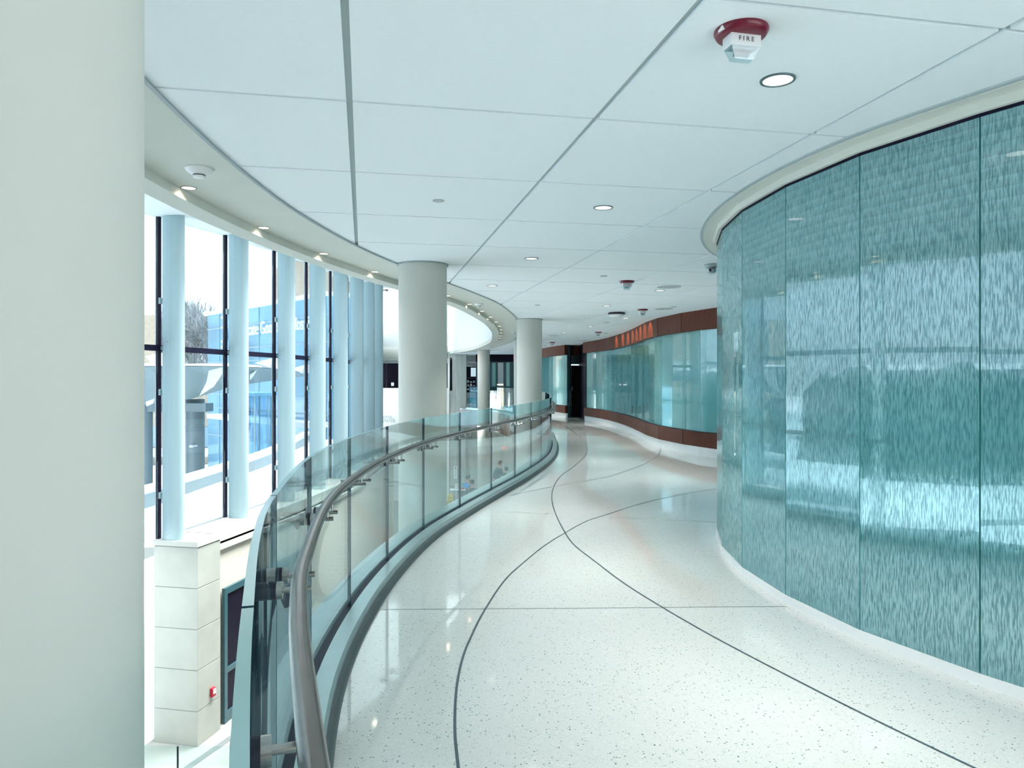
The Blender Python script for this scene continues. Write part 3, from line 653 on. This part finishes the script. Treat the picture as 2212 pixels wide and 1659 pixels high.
def downlight(px, py, r, label, e=7.5):
    x, y = ceil_pt(px, py); t = thing('recessed_downlight', label, 'ceiling light', (x, y, CZ), 0, 'recessed downlights in the tiled ceiling')
    lathe('bezel', [(r*.84, .005), (r*.84, -.006), (r*.98, -.006), (r, 0), (r, .005)], 'bezel', t, 40); lathe('diffuser', [(0, -.002), (r*.85, -.002), (r*.85, .004), (0, .004)], 'glow', t, 40)
    area('downlight_lamp', (0, 0, -.012), (0, 0, 0), r*1.6, r*1.6, e, (1, .965, .91), t, 'DISK', radians(84))
dl = [(1680, 172, 'large looking round downlight next to the nearest FIRE strobe'), (1303, 448, 'round downlight in the middle of the ceiling, second nearest'), (1148, 558, 'round downlight on the ceiling between the two nearer columns'),
      (1063.6, 617, 'round downlight near the soffit edge by the second nearest column'), (1426, 627, 'round downlight below the nearer round speaker'), (1310, 660, 'round downlight near the dark edged dome'),
      (1275.5, 705, 'small distant round downlight left of the wood fascia'), (1219, 718, 'tiny downlight beside the column at the railing bend'), (1351.5, 687, 'thin looking downlight close to the lit wood fascia'), (1257, 730.5, 'farthest tiny downlight on the ceiling'), (1177, 747, 'tiny bright downlight right of the bend column')]
for px, py, l in dl: downlight(px, py, .076, l)
def downlight_at(x, y, label):      # the same rows carried on over the viewer
    py = HY-F*(CZ-CAMZ)/y if y > 0 else None
    t = dup(bpy.data.objects['recessed_downlight'], (x, y, CZ), None, label)
downlight_at(1.64, .85, 'round downlight directly over the viewpoint'); downlight_at(2.1, -1.6, 'round downlight behind the viewpoint')

for px, py, r, l in ((947, 433, .042, 'small grey disc sprinkler cover on the near left ceiling'), (1304, 596, .045, 'small grey disc above the middle fire strobe'), (1161, 659, .045, 'small grey disc by the bend column'), (1455, 662.5, .06, 'small grey disc beside the farther speaker'), (1311, 696.5, .06, 'tiny grey disc on the far ceiling'), (1309, 719.5, .06, 'tiny grey disc beside the distant strobe')):
    x, y = ceil_pt(px, py); t = thing('sprinkler_cover', l, 'sprinkler cover', (x, y, CZ), 0, 'sprinkler covers on the ceiling')
    lathe('plate', [(0, -.006), (r, -.006), (r, 0), (0, 0)], 'device_grey', t, 32)
for px, py, l in ((1445, 619.5, 'round grey ceiling speaker, the nearer of the pair'), (1434, 667, 'round grey ceiling speaker, farther one near the wood fascia'), (1197, 725, 'thin distant round speaker right of the bend column'), (1259, 735, 'distant dark edged speaker near the wood fascia')):
    x, y = ceil_pt(px, py); t = thing('ceiling_speaker', l, 'speaker', (x, y, CZ), 0, 'round speakers in the ceiling')
    lathe('grille', [(0, -.004), (.15, -.004), (.165, -.007), (.172, 0), (0, 0)], 'device_grey', t, 40)
x, y = ceil_pt(1332, 675); t = thing('ceiling_dome', 'white ceiling dome with a black upper ring', 'ceiling dome', (x, y, CZ))
lathe('ring', [(0, 0), (.16, 0), (.17, -.03), (.14, -.045), (0, -.045)], 'ink', t); lathe('dome', [(.15, -.045), (.13, -.075), (.08, -.095), (0, -.10)], 'device', t)
x, y = ceil_pt(1538, 571); t = thing('dome_camera', 'silver dome security camera beside the curved glass wall', 'security camera', (x, y, CZ))
lathe('mount', [(0, 0), (.085, 0), (.09, -.02), (.08, -.035), (0, -.035)], 'device_grey', t); lathe('bubble', [(.062, -.035), (.064, -.06), (.055, -.09), (.03, -.112), (0, -.118)], 'lens', t)
lathe('camera_head', [(0, -.035), (.035, -.04), (.048, -.06), (.04, -.09), (0, -.10)], 'steel', t); tube('camera_eye', (-.03, -.04, -.07), (-.036, -.052, -.075), .018, 'ink', t)
for (px, py), l in zip(((430, 364), (1034, 656), (1110, 717), (1060, 747)), ('white smoke detector on the beige soffit nearest the camera', 'white smoke detector on the soffit right of the second column', 'small smoke detector on the soffit touching the bend column', 'tiny smoke detector on the far side of the curved soffit')):
    x, y = ceil_pt(px, py); t = thing('smoke_detector', l, 'smoke detector', (x, y, CZ), 0, 'smoke detectors on the curved soffit')
    lathe('base', [(0, 0), (.082, 0), (.084, -.006), (.072, -.022), (.05, -.036), (0, -.036)], 'device', t); lathe('sensor', [(.036, -.036), (.034, -.044), (.036, -.047), (.033, -.058), (.02, -.062), (0, -.062)], 'device', t); lathe('vent', [(.0352, -.040), (.0375, -.044), (.0352, -.048)], 'ink', t)
# lights in the soffit beside the hanging lip
bpth = Path(offset(rp, -.51))
s = bpth.near((-2.15, 5.10)); lst = []
k = s-1.34*2
while k < bpth.L-1.0: lst.append(k); k += 1.34
for i, k in enumerate(lst):
    p = bpth.at(k); t = thing('soffit_light', 'small warm recessed light in the curved beige soffit by the lip', 'soffit light', (p.x, p.y, CZ), atan2(bpth.tan(k).y, bpth.tan(k).x), 'warm lights along the curved soffit')
    lathe('bezel', [(.046, .002), (.046, -.003), (.054, -.003), (.055, .002)], 'bezel', t, 24); lathe('diffuser', [(0, -.0015), (.046, -.0015), (.046, .002), (0, .002)], 'glow_warm', t, 24)
    l = bpy.data.lights.new('soffit_lamp', 'SPOT'); l.energy = 2.2; l.spot_size = radians(150); l.spot_blend = .6; l.shadow_soft_size = .02; l.color = (1, .80, .55)
    o = bpy.data.objects.new('soffit_lamp', l); COL.objects.link(o); o.parent = t; o.location = (0, 0, -.008)

# warm cove spots washing the wood fascia
for Y in (16.6, 17.2, 17.9, 18.6, 19.3, 20.1, 21.0, 22.0):
    l = bpy.data.lights.new('cove_lamp', 'SPOT'); l.energy = 13; l.spot_size = radians(78); l.spot_blend = .5; l.shadow_soft_size = .03; l.color = (1, .50, .14)
    o = bpy.data.objects.new('cove_lamp', l); COL.objects.link(o); o.location = (x_on(hall_r, Y)-.40, Y, CZ-.012); o.rotation_euler = Vector((1, 0, -.8)).to_track_quat('-Z', 'Y').to_euler()
for y in (3, 9, 15, 21, 27, 33, 39):  # unseen fill lights added under the slab to brighten the lower level
    for x in (-1.6, 1.4): area('lower_fill_light', (x if x > 0 or y > 30 else -3.4, y, -.62 if (x > 0 or y > 30) else -.2), (0, 0, 0), .5, .5, 22 if x > 0 or y > 30 else 0.01, (1, .97, .92))

# ------------------------------------------------------------------ lower level people and things
def skin_mesh(name, pts, edges, mats, parent, sub=2):
    me = bpy.data.meshes.new(name); me.from_pydata([p[0] for p in pts], edges, []); o = bpy.data.objects.new(name, me); COL.objects.link(o)
    m = o.modifiers.new('s', 'SKIN'); m.use_smooth_shade = True
    for i, p in enumerate(pts): r = p[1]; me.skin_vertices[0].data[i].radius = (r, r) if not isinstance(r, tuple) else r
    me.skin_vertices[0].data[0].use_root = True
    if sub: q = o.modifiers.new('u', 'SUBSURF'); q.levels = sub; q.render_levels = sub
    dg = bpy.context.evaluated_depsgraph_get(); dg.update(); m2 = bpy.data.meshes.new_from_object(o.evaluated_get(dg)); bpy.data.objects.remove(o)
    m2.materials.clear(); return link(name, m2, mats, parent, 60)
def person(label, loc, rz, top, seated=True, lean=.0, mask=False, bulk=1.0):
    p = thing('person', label, 'person', loc, rz); hz = .47 if seated else .95     # local +y is the facing direction
    sh = (0, lean, hz+.50); 
    pts = [((0, 0, hz), .15), ((0, lean*.4, hz+.22), .135), ((0, lean*.9, hz+.44), .145), ((0, lean+.02, hz+.57), .055), ((0, lean+.05, hz+.66), .075), ((0, lean+.06, hz+.76), .088), ((0, lean+.06, hz+.84), .06)]
    ed = [(i, i+1) for i in range(6)]
    def add(a, co, r): pts.append((co, r)); ed.append((a, len(pts)-1)); return len(pts)-1
    arms = {}
    for s_ in (-1, 1):
        if seated: k = add(0, (s_*.10, .12, hz+.0), .10); k = add(k, (s_*.13, .44, hz+.03), .075); k = add(k, (s_*.13, .46, .25), .055); k = add(k, (s_*.13, .42, .07), .042); add(k, (s_*.14, .62, .035), .035)
        else: k = add(0, (s_*.10, .0, hz-.08), .10); k = add(k, (s_*.11, .03, .50), .07); k = add(k, (s_*.11, -.02, .08), .045); add(k, (s_*.12, .16, .035), .035)
        k = add(2, (s_*.19, lean*.95, hz+.46), .065); el = (s_*.27, lean+.06, hz+.20); ha = (s_*.12, lean+.30, hz+.24) if seated else (s_*.20, lean+.30, hz+.28)
        k = add(k, el, .045); k = add(k, ha, .030); k = add(k, (ha[0]-s_*.01, ha[1]+.05, ha[2]), .028)
        for f in range(4): q = add(k, (ha[0]+(f-1.5)*.02, ha[1]+.10, ha[2]-.005), .008); add(q, (ha[0]+(f-1.5)*.022, ha[1]+.13+.008*(f in (1, 2)), ha[2]-.022), .007)
        add(k, (ha[0]-s_*.045, ha[1]+.07, ha[2]+.01), .009); arms[s_] = (el, ha)
    skin_mesh('body', pts, ed, 'skin', p, 1)
    j = [((0, 0, hz-.03), .19), ((0, lean*.4, hz+.22), .175), ((0, lean*.9, hz+.42), .18), ((0, lean+.01, hz+.53), .085)]; je = [(0, 1), (1, 2), (2, 3)]
    for s_ in (-1, 1):
        j.append(((s_*.205, lean*.95, hz+.45), .085)); je.append((2, len(j)-1)); j.append((arms[s_][0], .068)); je.append((len(j)-2, len(j)-1)); h = arms[s_][1]; j.append(((h[0], h[1]-.04, h[2]), .05)); je.append((len(j)-2, len(j)-1))
    skin_mesh('top', [(c, q*(bulk if i < 3 else 1+(bulk-1)*.5)) for i, (c, q) in enumerate(j)], je, top, p, 1)
    tj = [((0, 0, hz-.04), .165)]; te = []
    for s_ in (-1, 1):
        if seated: ch = [((s_*.11, .12, hz), .115), ((s_*.13, .44, hz+.03), .092), ((s_*.13, .45, .28), .075), ((s_*.13, .42, .10), .06)]
        else: ch = [((s_*.10, 0, hz-.1), .115), ((s_*.11, .03, .5), .09), ((s_*.11, -.01, .1), .07)]
        pr = 0
        for c in ch: tj.append(c); te.append((pr, len(tj)-1)); pr = len(tj)-1
    skin_mesh('trousers', tj, te, 'trousers', p, 1)
    H = Vector((0, lean+.045, hz+.775)); bm = bmesh.new(); bmesh.ops.create_uvsphere(bm, u_segments=20, v_segments=14, radius=1)
    for v in bm.verts: v.co = Vector((v.co.x*.108, v.co.y*.115, v.co.z*.122)) + H
    bmesh.ops.delete(bm, geom=[v for v in bm.verts if v.co.y-H.y > .05 and v.co.z-H.z < .05 or v.co.z < H.z-.095], context='VERTS'); obj('hair', bm, 'hair', p, 60)
    for s_ in (-1, 1):
        bm = bmesh.new(); bmesh.ops.create_uvsphere(bm, u_segments=8, v_segments=6, radius=.012)
        for v in bm.verts: v.co += Vector((s_*.032, lean+.142, hz+.77))
        obj('eye', bm, 'ink', p)
        bm = bmesh.new(); bmesh.ops.create_uvsphere(bm, u_segments=8, v_segments=6, radius=.022)
        for v in bm.verts: v.co = Vector((v.co.x*.4, v.co.y, v.co.z*1.3))+Vector((s_*.096, lean+.06, hz+.75))
        obj('ear', bm, 'skin', p, 60)
    tube('nose', (0, lean+.135, hz+.765), (0, lean+.165, hz+.735), .008, 'skin', p, 8, .014); boxm('mouth', (-.025, .025, lean+.138, lean+.146, hz+.695, hz+.705), 'bright_red', p)
    if mask:
        bm = bmesh.new(); bmesh.ops.create_uvsphere(bm, u_segments=14, v_segments=10, radius=1)
        for v in bm.verts: v.co = Vector((v.co.x*.075, v.co.y*.07, v.co.z*.06))+Vector((0, lean+.10, hz+.715))
        obj('face_mask', bm, 'glass_edge', p, 60)
    return p
def chair(label, loc, rz, top='teal_seat'):
    c = thing('lobby_chair', label, 'chair', loc, rz)
    boxm('seat', (-.25, .25, -.22, .26, .36, .42), top, c, bev=.02); boxm('backrest', (-.25, .25, -.30, -.25, .42, .80), top, c, bev=.015)
    for sx in (-.22, .22):
        for sy in (-.24, .22): tube('leg', (sx, sy, 0), (sx, sy, .37), .015, 'steel', c, 10)
    return c
pm = (side(1020, 32.3), 32.3, LOW); person('person in a dark coat seated with back turned beside the column', pm, radians(12), 'coat', lean=.02, bulk=1.3)
chair('dark chair under the person in the dark coat', pm, radians(25), 'trousers')
ps = (side(1008, 34.0), 34.0, LOW); person('person in blue scrubs and face mask seated at the small table', ps, radians(-40), 'scrubs', lean=.05, mask=True)
chair('chair under the person in blue scrubs', ps, radians(-40), 'trousers')
person('person in a dark coat standing bent over right of the distant column', (side(1070, 35.5), 35.5, LOW), radians(-70), 'coat', seated=False, lean=.22, bulk=1.3)
p4 = (side(1095, 37.2), 37.2, LOW); person('seated person beside the bent standing person under the walkway', p4, radians(70), 'coat')
chair('chair under the seated person at the far right of the lobby', p4, radians(70), 'trousers')
dk = thing('screening_table', 'small white table with a steel pedestal in front of the concrete wall', 'table', (side(990, 33.6), 33.6, LOW), .1)
boxm('tabletop', (-.38, .38, -.25, .25, .72, .75), 'device', dk, bev=.008); tube('pedestal', (-.2, 0, .03), (-.2, 0, .72), .025, 'steel', dk); boxm('foot', (-.4, .0, -.03, .03, 0, .04), 'steel', dk); boxm('foot', (-.23, -.17, -.25, .25, 0, .04), 'steel', dk)
tag(boxm('white_monitor', (side(983, 33.6)-.02, side(990, 33.6), 33.55, 33.75, LOW+.75, LOW+.98), 'device', bev=.01), 'white box monitor standing on the small lobby table', 'monitor')
tag(boxm('red_folder', (side(995, 33.6), side(1003, 33.6), 33.5, 33.7, LOW+.75, LOW+.77), 'bright_red'), 'red folder lying on the small lobby table', 'folder')
ws = thing('wet_floor_sign', 'yellow wet floor sign standing in front of the concrete wall', 'wet floor sign', (side(973, 33.2), 33.2, LOW), .15)
for s_, nm in ((-1, 'front_panel'), (1, 'rear_panel')):
    T = Matrix.Translation((0, s_*.12, 0)) @ Matrix.Rotation(s_*.19, 4, 'X')
    bm = bmesh.new(); v = abox(bm, -.15, .15, -.012, .012, 0, .56, mat4=None)
    for q in v[4:]: q.co.x *= .72
    for q in v: q.co = T @ q.co
    pnl = obj(nm, bm, 'yellow', ws)
    boxm('grip', (-.06, .06, -.015, .015, .56, .63), 'yellow', pnl, mat4=T)
    if s_ == -1:
        rx = (pi/2-.19, 0, 0)
        c = text('caution_lettering', 'CAUTION', .055, (0, -.12-.016+.08, .44), rx, 'ink', pnl, .001)
        bm = bmesh.new()
        for a, b in (((-.08, .20), (.08, .20)), ((.08, .20), (0, .35)), ((0, .35), (-.08, .20))): atube(bm, T @ Vector((a[0], -.014, a[1])), T @ Vector((b[0], -.014, b[1])), .006, 6)
        atube(bm, T @ Vector((-.02, -.014, .22)), T @ Vector((.02, -.014, .29)), .008, 6); obj('warning_symbol', bm, 'ink', pnl)
        boxm('text_line', (-.035, .035, -.016, -.012, .12, .14), 'ink', pnl, mat4=T)
po = thing('wall_notice', 'tall white notice mounted on the concrete wall above the small table', 'notice', (side(984, 38.38), 38.38, 0))
z1, z0 = CAMZ-(1007-HY)*38.4/F, CAMZ-(1034-HY)*38.4/F
boxm('panel', (-.10, .10, -.02, 0, z0, z1), 'paper', po); boxm('emblem', (-.03, .03, -.024, -.02, z1-.12, z1-.06), 'ink', po)
for k in range(6): boxm('text_line', (-.055, .055-.02*(k % 2), -.023, -.02, z1-.2-.065*k, z1-.18-.065*k), 'device_grey', po)
ex = thing('exit_sign', 'red EXIT sign glowing in the lower lobby beyond the railing', 'exit sign', (side(1090, 39), 39, CAMZ-148*39/F))
boxm('panel', (-.17, .17, 0, .03, -.1, .1), 'device', ex); text('exit_lettering', 'EXIT', .16, (0, -.006, 0), (pi/2, 0, 0), 'exit_red', ex); boxm('bracket', (-.02, .02, 0, .02, .1, .9), 'device', ex)

# ------------------------------------------------------------------ outside
bm = bmesh.new(); n = 60
g = [[bm.verts.new((-200+i*200/n-3.8*(1), -120+j*380/n, LOW-.36+(.25*sin(i*1.3)*cos(j*.9)))) for j in range(n+1)] for i in range(n+1)]
for i in range(n):
    for j in range(n): bm.faces.new((g[i][j], g[i+1][j], g[i+1][j+1], g[i][j+1]))
sg = obj('snow_field', bm, 'snow', smooth=60); struct(sg)
# snow covered low roof outside the windows
po_ = Path(catmull([(-8.9, 11), (-8.5, 14.5), (-8.2, 17.5), (-8.15, 21), (-8.3, 25), (-8.8, 30), (-9.5, 35)], 8)); pr = po_.sub(0, po_.L, .6)
rf = struct(sempty('roof_low'))
bm = bmesh.new(); q = []
for p in pr:
    xi = x_on(win, min(max(p.y+.7, 11.8), 26.2))-.33 if p.y < 26.2 else -6.0
    q.append([bm.verts.new((p.x+(xi-p.x)*k/6, p.y+(.9*(k/6) if p.y < 12 else 0), -1.42+.16*sin(k/6*pi*.5)+.03*sin(p.y*.7))) for k in range(7)])
for a, b in zip(q, q[1:]):
    for k in range(6): bm.faces.new((a[k], a[k+1], b[k+1], b[k]))
obj('roof_snow', bm, 'snow', rf, 60)
sweep('parapet', pr, rect(-.22, .05, -2.2, -1.12), 'grey_metal', rf, smooth=30); sweep('parapet_snow', pr, [(-.42, -1.10), (.02, -1.12), (.0, -1.02), (-.2, -.97), (-.4, -1.02)], 'snow', rf, smooth=60)
sweep('roof_edge', pr, rect(-.30, 0, -2.6, -2.2), 'white', rf)
# entrance canopy
cn = thing('entrance_canopy', 'faceted grey entrance canopy with snow on top, outside the windows', 'canopy')
def at(px, py, Y): return Vector((side(px, Y), Y, CAMZ-(py-HY)*Y/F))
bm = bmesh.new()
top = [at(240, 800, 27), at(313, 792, 28), at(400, 791, 29), at(495, 792, 30), at(560, 794, 31), at(630, 800, 32), at(662, 806, 33)]
low = [at(240, 860, 30), at(313, 874, 30.5), at(412, 862, 31), at(500, 836, 32), at(560, 826, 33), at(620, 818, 34), at(660, 811, 34.5)]
bck = [Vector((v.x-1.5, v.y+5, v.z-.12)) for v in top]
T_ = [bm.verts.new(v) for v in top]; L_ = [bm.verts.new(v) for v in low]; B_ = [bm.verts.new(v) for v in bck]
for i in range(6):
    bm.faces.new((T_[i], T_[i+1], L_[i+1])); bm.faces.new((T_[i], L_[i+1], L_[i])); bm.faces.new((T_[i], B_[i], B_[i+1], T_[i+1])); bm.faces.new((L_[i], L_[i+1], B_[i+1])); bm.faces.new((L_[i], B_[i+1], B_[i]))
bm.faces.new((T_[0], L_[0], B_[0])); bm.faces.new((T_[6], B_[6], L_[6])); obj('soffit_panels', bm, 'grey_metal', cn)
bm = bmesh.new(); s0 = [bm.verts.new(v+Vector((0, -.12, .02))) for v in top]; s1 = [bm.verts.new(v+Vector((0, 0, .09+.04*(i % 2)))) for i, v in enumerate(top)]; s2 = [bm.verts.new(v+Vector((0, 0, .05))) for v in bck]
for i in range(6): bm.faces.new((s0[i], s0[i+1], s1[i+1], s1[i])); bm.faces.new((s1[i], s1[i+1], s2[i+1], s2[i]))
obj('roof_snow', bm, 'snow', cn)
def snow_patch(quad, Y):
    bm = bmesh.new(); a = [bm.verts.new(at(x, y, Y-.0)) for x, y in quad]; b = [bm.verts.new(at(x, y, Y+.25)) for x, y in quad]; bm.faces.new(a); bm.faces.new(b[::-1])
    for i in range(len(a)): j = (i+1) % len(a); bm.faces.new((a[i], b[i], b[j], a[j]))
    obj('snow_patch', bm, 'snow', cn)
snow_patch([(452, 795), (490, 793), (462, 835), (430, 856), (446, 826)], 29.9)
snow_patch([(315, 868), (334, 861), (330, 872), (316, 878)], 29.2)
snow_patch([(540, 810), (556, 798), (548, 812), (540, 822)], 31.2)
bm = bmesh.new()
for tri in ([(550, 784), (592, 772), (582, 794)], [(636, 794), (662, 787), (650, 806)], [(313, 770), (345, 762), (338, 792)]):
    a = [bm.verts.new(at(x, y, 31)) for x, y in tri]; b = [bm.verts.new(at(x, y, 31)+Vector((0, 1.5, 0))) for x, y in tri]; bm.faces.new(a); bm.faces.new(b[::-1])
    for i in range(3): bm.faces.new((a[i], b[i], b[(i+1) % 3], a[(i+1) % 3]))
obj('peak', bm, 'snow', cn)
for px, w, Y, l in ((421, 40, 32.5, 'right'), (315, 28, 31.5, 'left')):
    lathe('column', [(0, LOW-.4), (w/2*Y/F, LOW-.4), (w/2*Y/F, CAMZ-(862-HY)*Y/F), (0, CAMZ-(862-HY)*Y/F)], 'grey_column', cn, 40, side(px, Y), Y)
boxm('cross_beam', (side(313, 31), side(440, 31), 31.2, 32, CAMZ-(890-HY)*31/F, CAMZ-(872-HY)*31/F), 'grey_column', cn)
oc = thing('outdoor_camera', 'small white security camera on the grey canopy column', 'security camera', (side(415, 31.9), 31.85, CAMZ-(966-HY)*31.9/F))
lathe('dome', [(0, 0), (.09, 0), (.10, .06), (.06, .1), (0, .1)], 'device', oc); tube('arm', (0, 0, .05), (.12, .25, .05), .04, 'device', oc)
# glass clinic building with lettering
fb = thing('glass_building', 'blue glass hospital building with white lettering across the snow', 'building')
a = Vector((-20.5, 50)); b = Vector((-9.4, 38.06)); d = (b-a).normalized(); nrm = Vector((d.y, -d.x)); Lf = (b-a).length; ang = atan2(d.y, d.x); T = Matrix.Translation((a.x, a.y, 0)) @ Matrix.Rotation(ang, 4, 'Z')
boxm('wall', (0, Lf, 0, 3, LOW-.5, 5.75), 'facade', fb, mat4=T); boxm('parapet', (-.25, Lf, -.2, 3, 5.75, 5.98), 'device', fb, mat4=T)
bm = bmesh.new()
for k in range(1, 9): abox(bm, k*2.0-.04, k*2.0+.04, -.05, 0, LOW, 5.75, mat4=T)
for z in (-2.2, -.4, .5, 2.6, 3.4, 4.8): abox(bm, 0, Lf, -.04, 0, z-.04, z+.04, mat4=T)
obj('mullion_grid', bm, 'facade_line', fb)
boxm('snow_strip', (3, Lf, -1.2, 0, -1.0, -.72), 'snow', fb, mat4=T); 
def on_facade(px):      # distance along the wall where the view line at px meets it
    k = (px-CX)/F; return (k*a.y-a.x)/(d.x-k*d.y)
zc = CAMZ+(HY-716)*46.3/F
def ftext(s, x0px, x1px, size):
    s0, s1 = on_facade(x0px), on_facade(x1px); o = text('wall_letters', s, size, (0, 0, 0), (0, 0, 0), 'letters', fb, .05, 'LEFT'); w = max(v.co.x for v in o.data.vertices)
    p = a+d*s0-nrm*(-.12); o.location = (p.x, p.y, zc); o.rotation_euler = (pi/2, 0, ang); o.scale = ((s1-s0)/w, 1, 1)
ftext('Advocate Good', 511, 601, 1.05); ftext('Samaritan', 603, 632, 1.05); ftext('Hospital', 636, 688, 1.05)
for k, z in enumerate((.95, .3, -.6, -.95)):
    boxm('emblem_bar', (on_facade(481), on_facade(493), -.12, -.02, zc+z, zc+z+.12), 'letters', fb, mat4=T)
boxm('emblem_block', (on_facade(484), on_facade(492), -.1, -.02, zc-.45, zc+.25), 'facade', fb, mat4=T)
tw = thing('brick_tower', 'tan brick tower rising behind the blue glass building', 'building', (0, 0, 0))
boxm('wall', (side(635, 62), -6, 62, 74, LOW, CAMZ+(HY-564)*62/F), 'brick', tw); boxm('step_wall', (side(588, 62), side(600, 62), 62.5, 62.7, LOW, CAMZ+(HY-577)*62/F), 'brick', tw); boxm('coping', (side(635, 62)-.2, -6, 61.8, 74, CAMZ+(HY-564)*62/F, CAMZ+(HY-560)*62/F), 'limestone', tw)
bb_ = thing('brick_building', 'tan brick building at the far left behind the canopy', 'building')
boxm('wall', (-48, side(337, 58), 58, 58.6, LOW-.4, CAMZ+(HY-681)*58/F), 'brick', bb_)
bk2 = thing('brick_house', 'low tan brick building with windows seen under the canopy', 'building')
boxm('wall', (side(250, 52), side(452, 52), 52, 52.6, LOW-.4, CAMZ+(HY-866)*52/F+.4), 'brick', bk2)
for px in (338, 446): boxm('window', (side(px-6, 52), side(px+6, 52), 51.93, 51.99, CAMZ-(966-HY)*52/F, CAMZ-(922-HY)*52/F), 'facade_line', bk2)
boxm('snow_ledge', (side(250, 52), side(452, 52), 51.4, 52, CAMZ-(985-HY)*52/F, CAMZ-(968-HY)*52/F), 'snow', bk2)
vt = thing('glass_vestibule', 'round blue glass vestibule outside the windows', 'vestibule', (side(556, 38), 38, LOW-.3))
h = 5.2; bm = bmesh.new(); alathe(bm, [(.85, .5), (.85, h)], 40); obj('glass_wall', bm, 'ext_glass', vt, 40); lathe('base', [(0, 0), (.88, 0), (.88, .7), (0, .7)], 'facade_line', vt); lathe('roof', [(0, h), (.95, h), (.95, h+.15), (0, h+.25)], 'facade', vt)
bm = bmesh.new()
for k in range(8): x, y = .86*cos(k*pi/4+.2), .86*sin(k*pi/4+.2); abox(bm, x-.025, x+.025, y-.025, y+.025, .5, h)
obj('mullion_grid', bm, 'facade_line', vt)
# unseen dark hedge added so the drum glass mirrors a dark band
bm = bmesh.new(); hp = [Vector((-44, -30)), Vector((-45, -18)), Vector((-46, -6)), Vector((-45, 6)), Vector((-44, 18)), Vector((-43, 30)), Vector((-42, 42))]
asweep(bm, catmull([tuple(p) for p in hp], 24), [(-1.5, LOW-.4), (1.5, LOW-.4), (1.9, LOW+2.5), (1.3, LOW+5.2), (0, LOW+6.2), (-1.3, LOW+5.2), (-1.9, LOW+2.5)])
rnd = random.Random(4)
for v in bm.verts: v.co += Vector((rnd.uniform(-.45, .45), rnd.uniform(-.45, .45), rnd.uniform(-.7, .7) if v.co.z > LOW else 0))
tag(obj('mirror_band_hedge', bm, 'hedge'), 'dark hedge added beyond the snow to darken the mirror image in the curved glass wall', 'hedge')
# bare snowy trees
def tree(label, x, y, H_, seed, group='bare trees beyond the building'):
    rnd = random.Random(seed); t = thing('bare_tree', label, 'tree', (x, y, LOW-.4), group=group); bm = bmesh.new(); tips = bmesh.new()
    def grow(p, dr_, L, r, dep):
        q = p+dr_*L; atube(bm if dep < 2 else tips, p, q, r, 5, r*.72)
        if dep >= 6: return
        for k in range(3 if dep > 1 else 4):
            nd = (dr_+Vector((rnd.uniform(-1, 1), rnd.uniform(-1, 1), rnd.uniform(-.25, .65)))*.72).normalized(); grow(p+dr_*L*rnd.uniform(.6, 1), nd, L*rnd.uniform(.6, .82), r*.62, dep+1)
    grow(Vector((0, 0, 0)), Vector((0, 0, 1)), H_*.26, H_*.022, 0); obj('trunk', bm, 'bark', t); obj('branches', tips, 'bark', t)
tree('bare snowy tree left of the blue glass building', side(436, 70), 70, 19.0, 3)
tree('second bare snowy tree near the brick building, left of the window fin', side(345, 76), 76, 17.0, 5)
tree('bare snowy tree close behind the first one', side(405, 90), 90, 21, 9)
for k, (x, y) in enumerate(((-60, -8), (-64, 4), (-70, 18), (-55, 26))): tree('bare tree on the snow field far left of the windows, mirrored in the glass wall', x, y, 9, 20+k, 'trees mirrored in the glass wall')
dbl = thing('brick_terrace', 'long low building far beyond the snow field, mirrored in the glass wall', 'building'); boxm('wall', (-95, -85, -60, 60, LOW-.4, 2.5), 'grey_column', dbl); boxm('snow_roof', (-96, -84, -61, 61, 2.5, 3.1), 'snow', dbl)
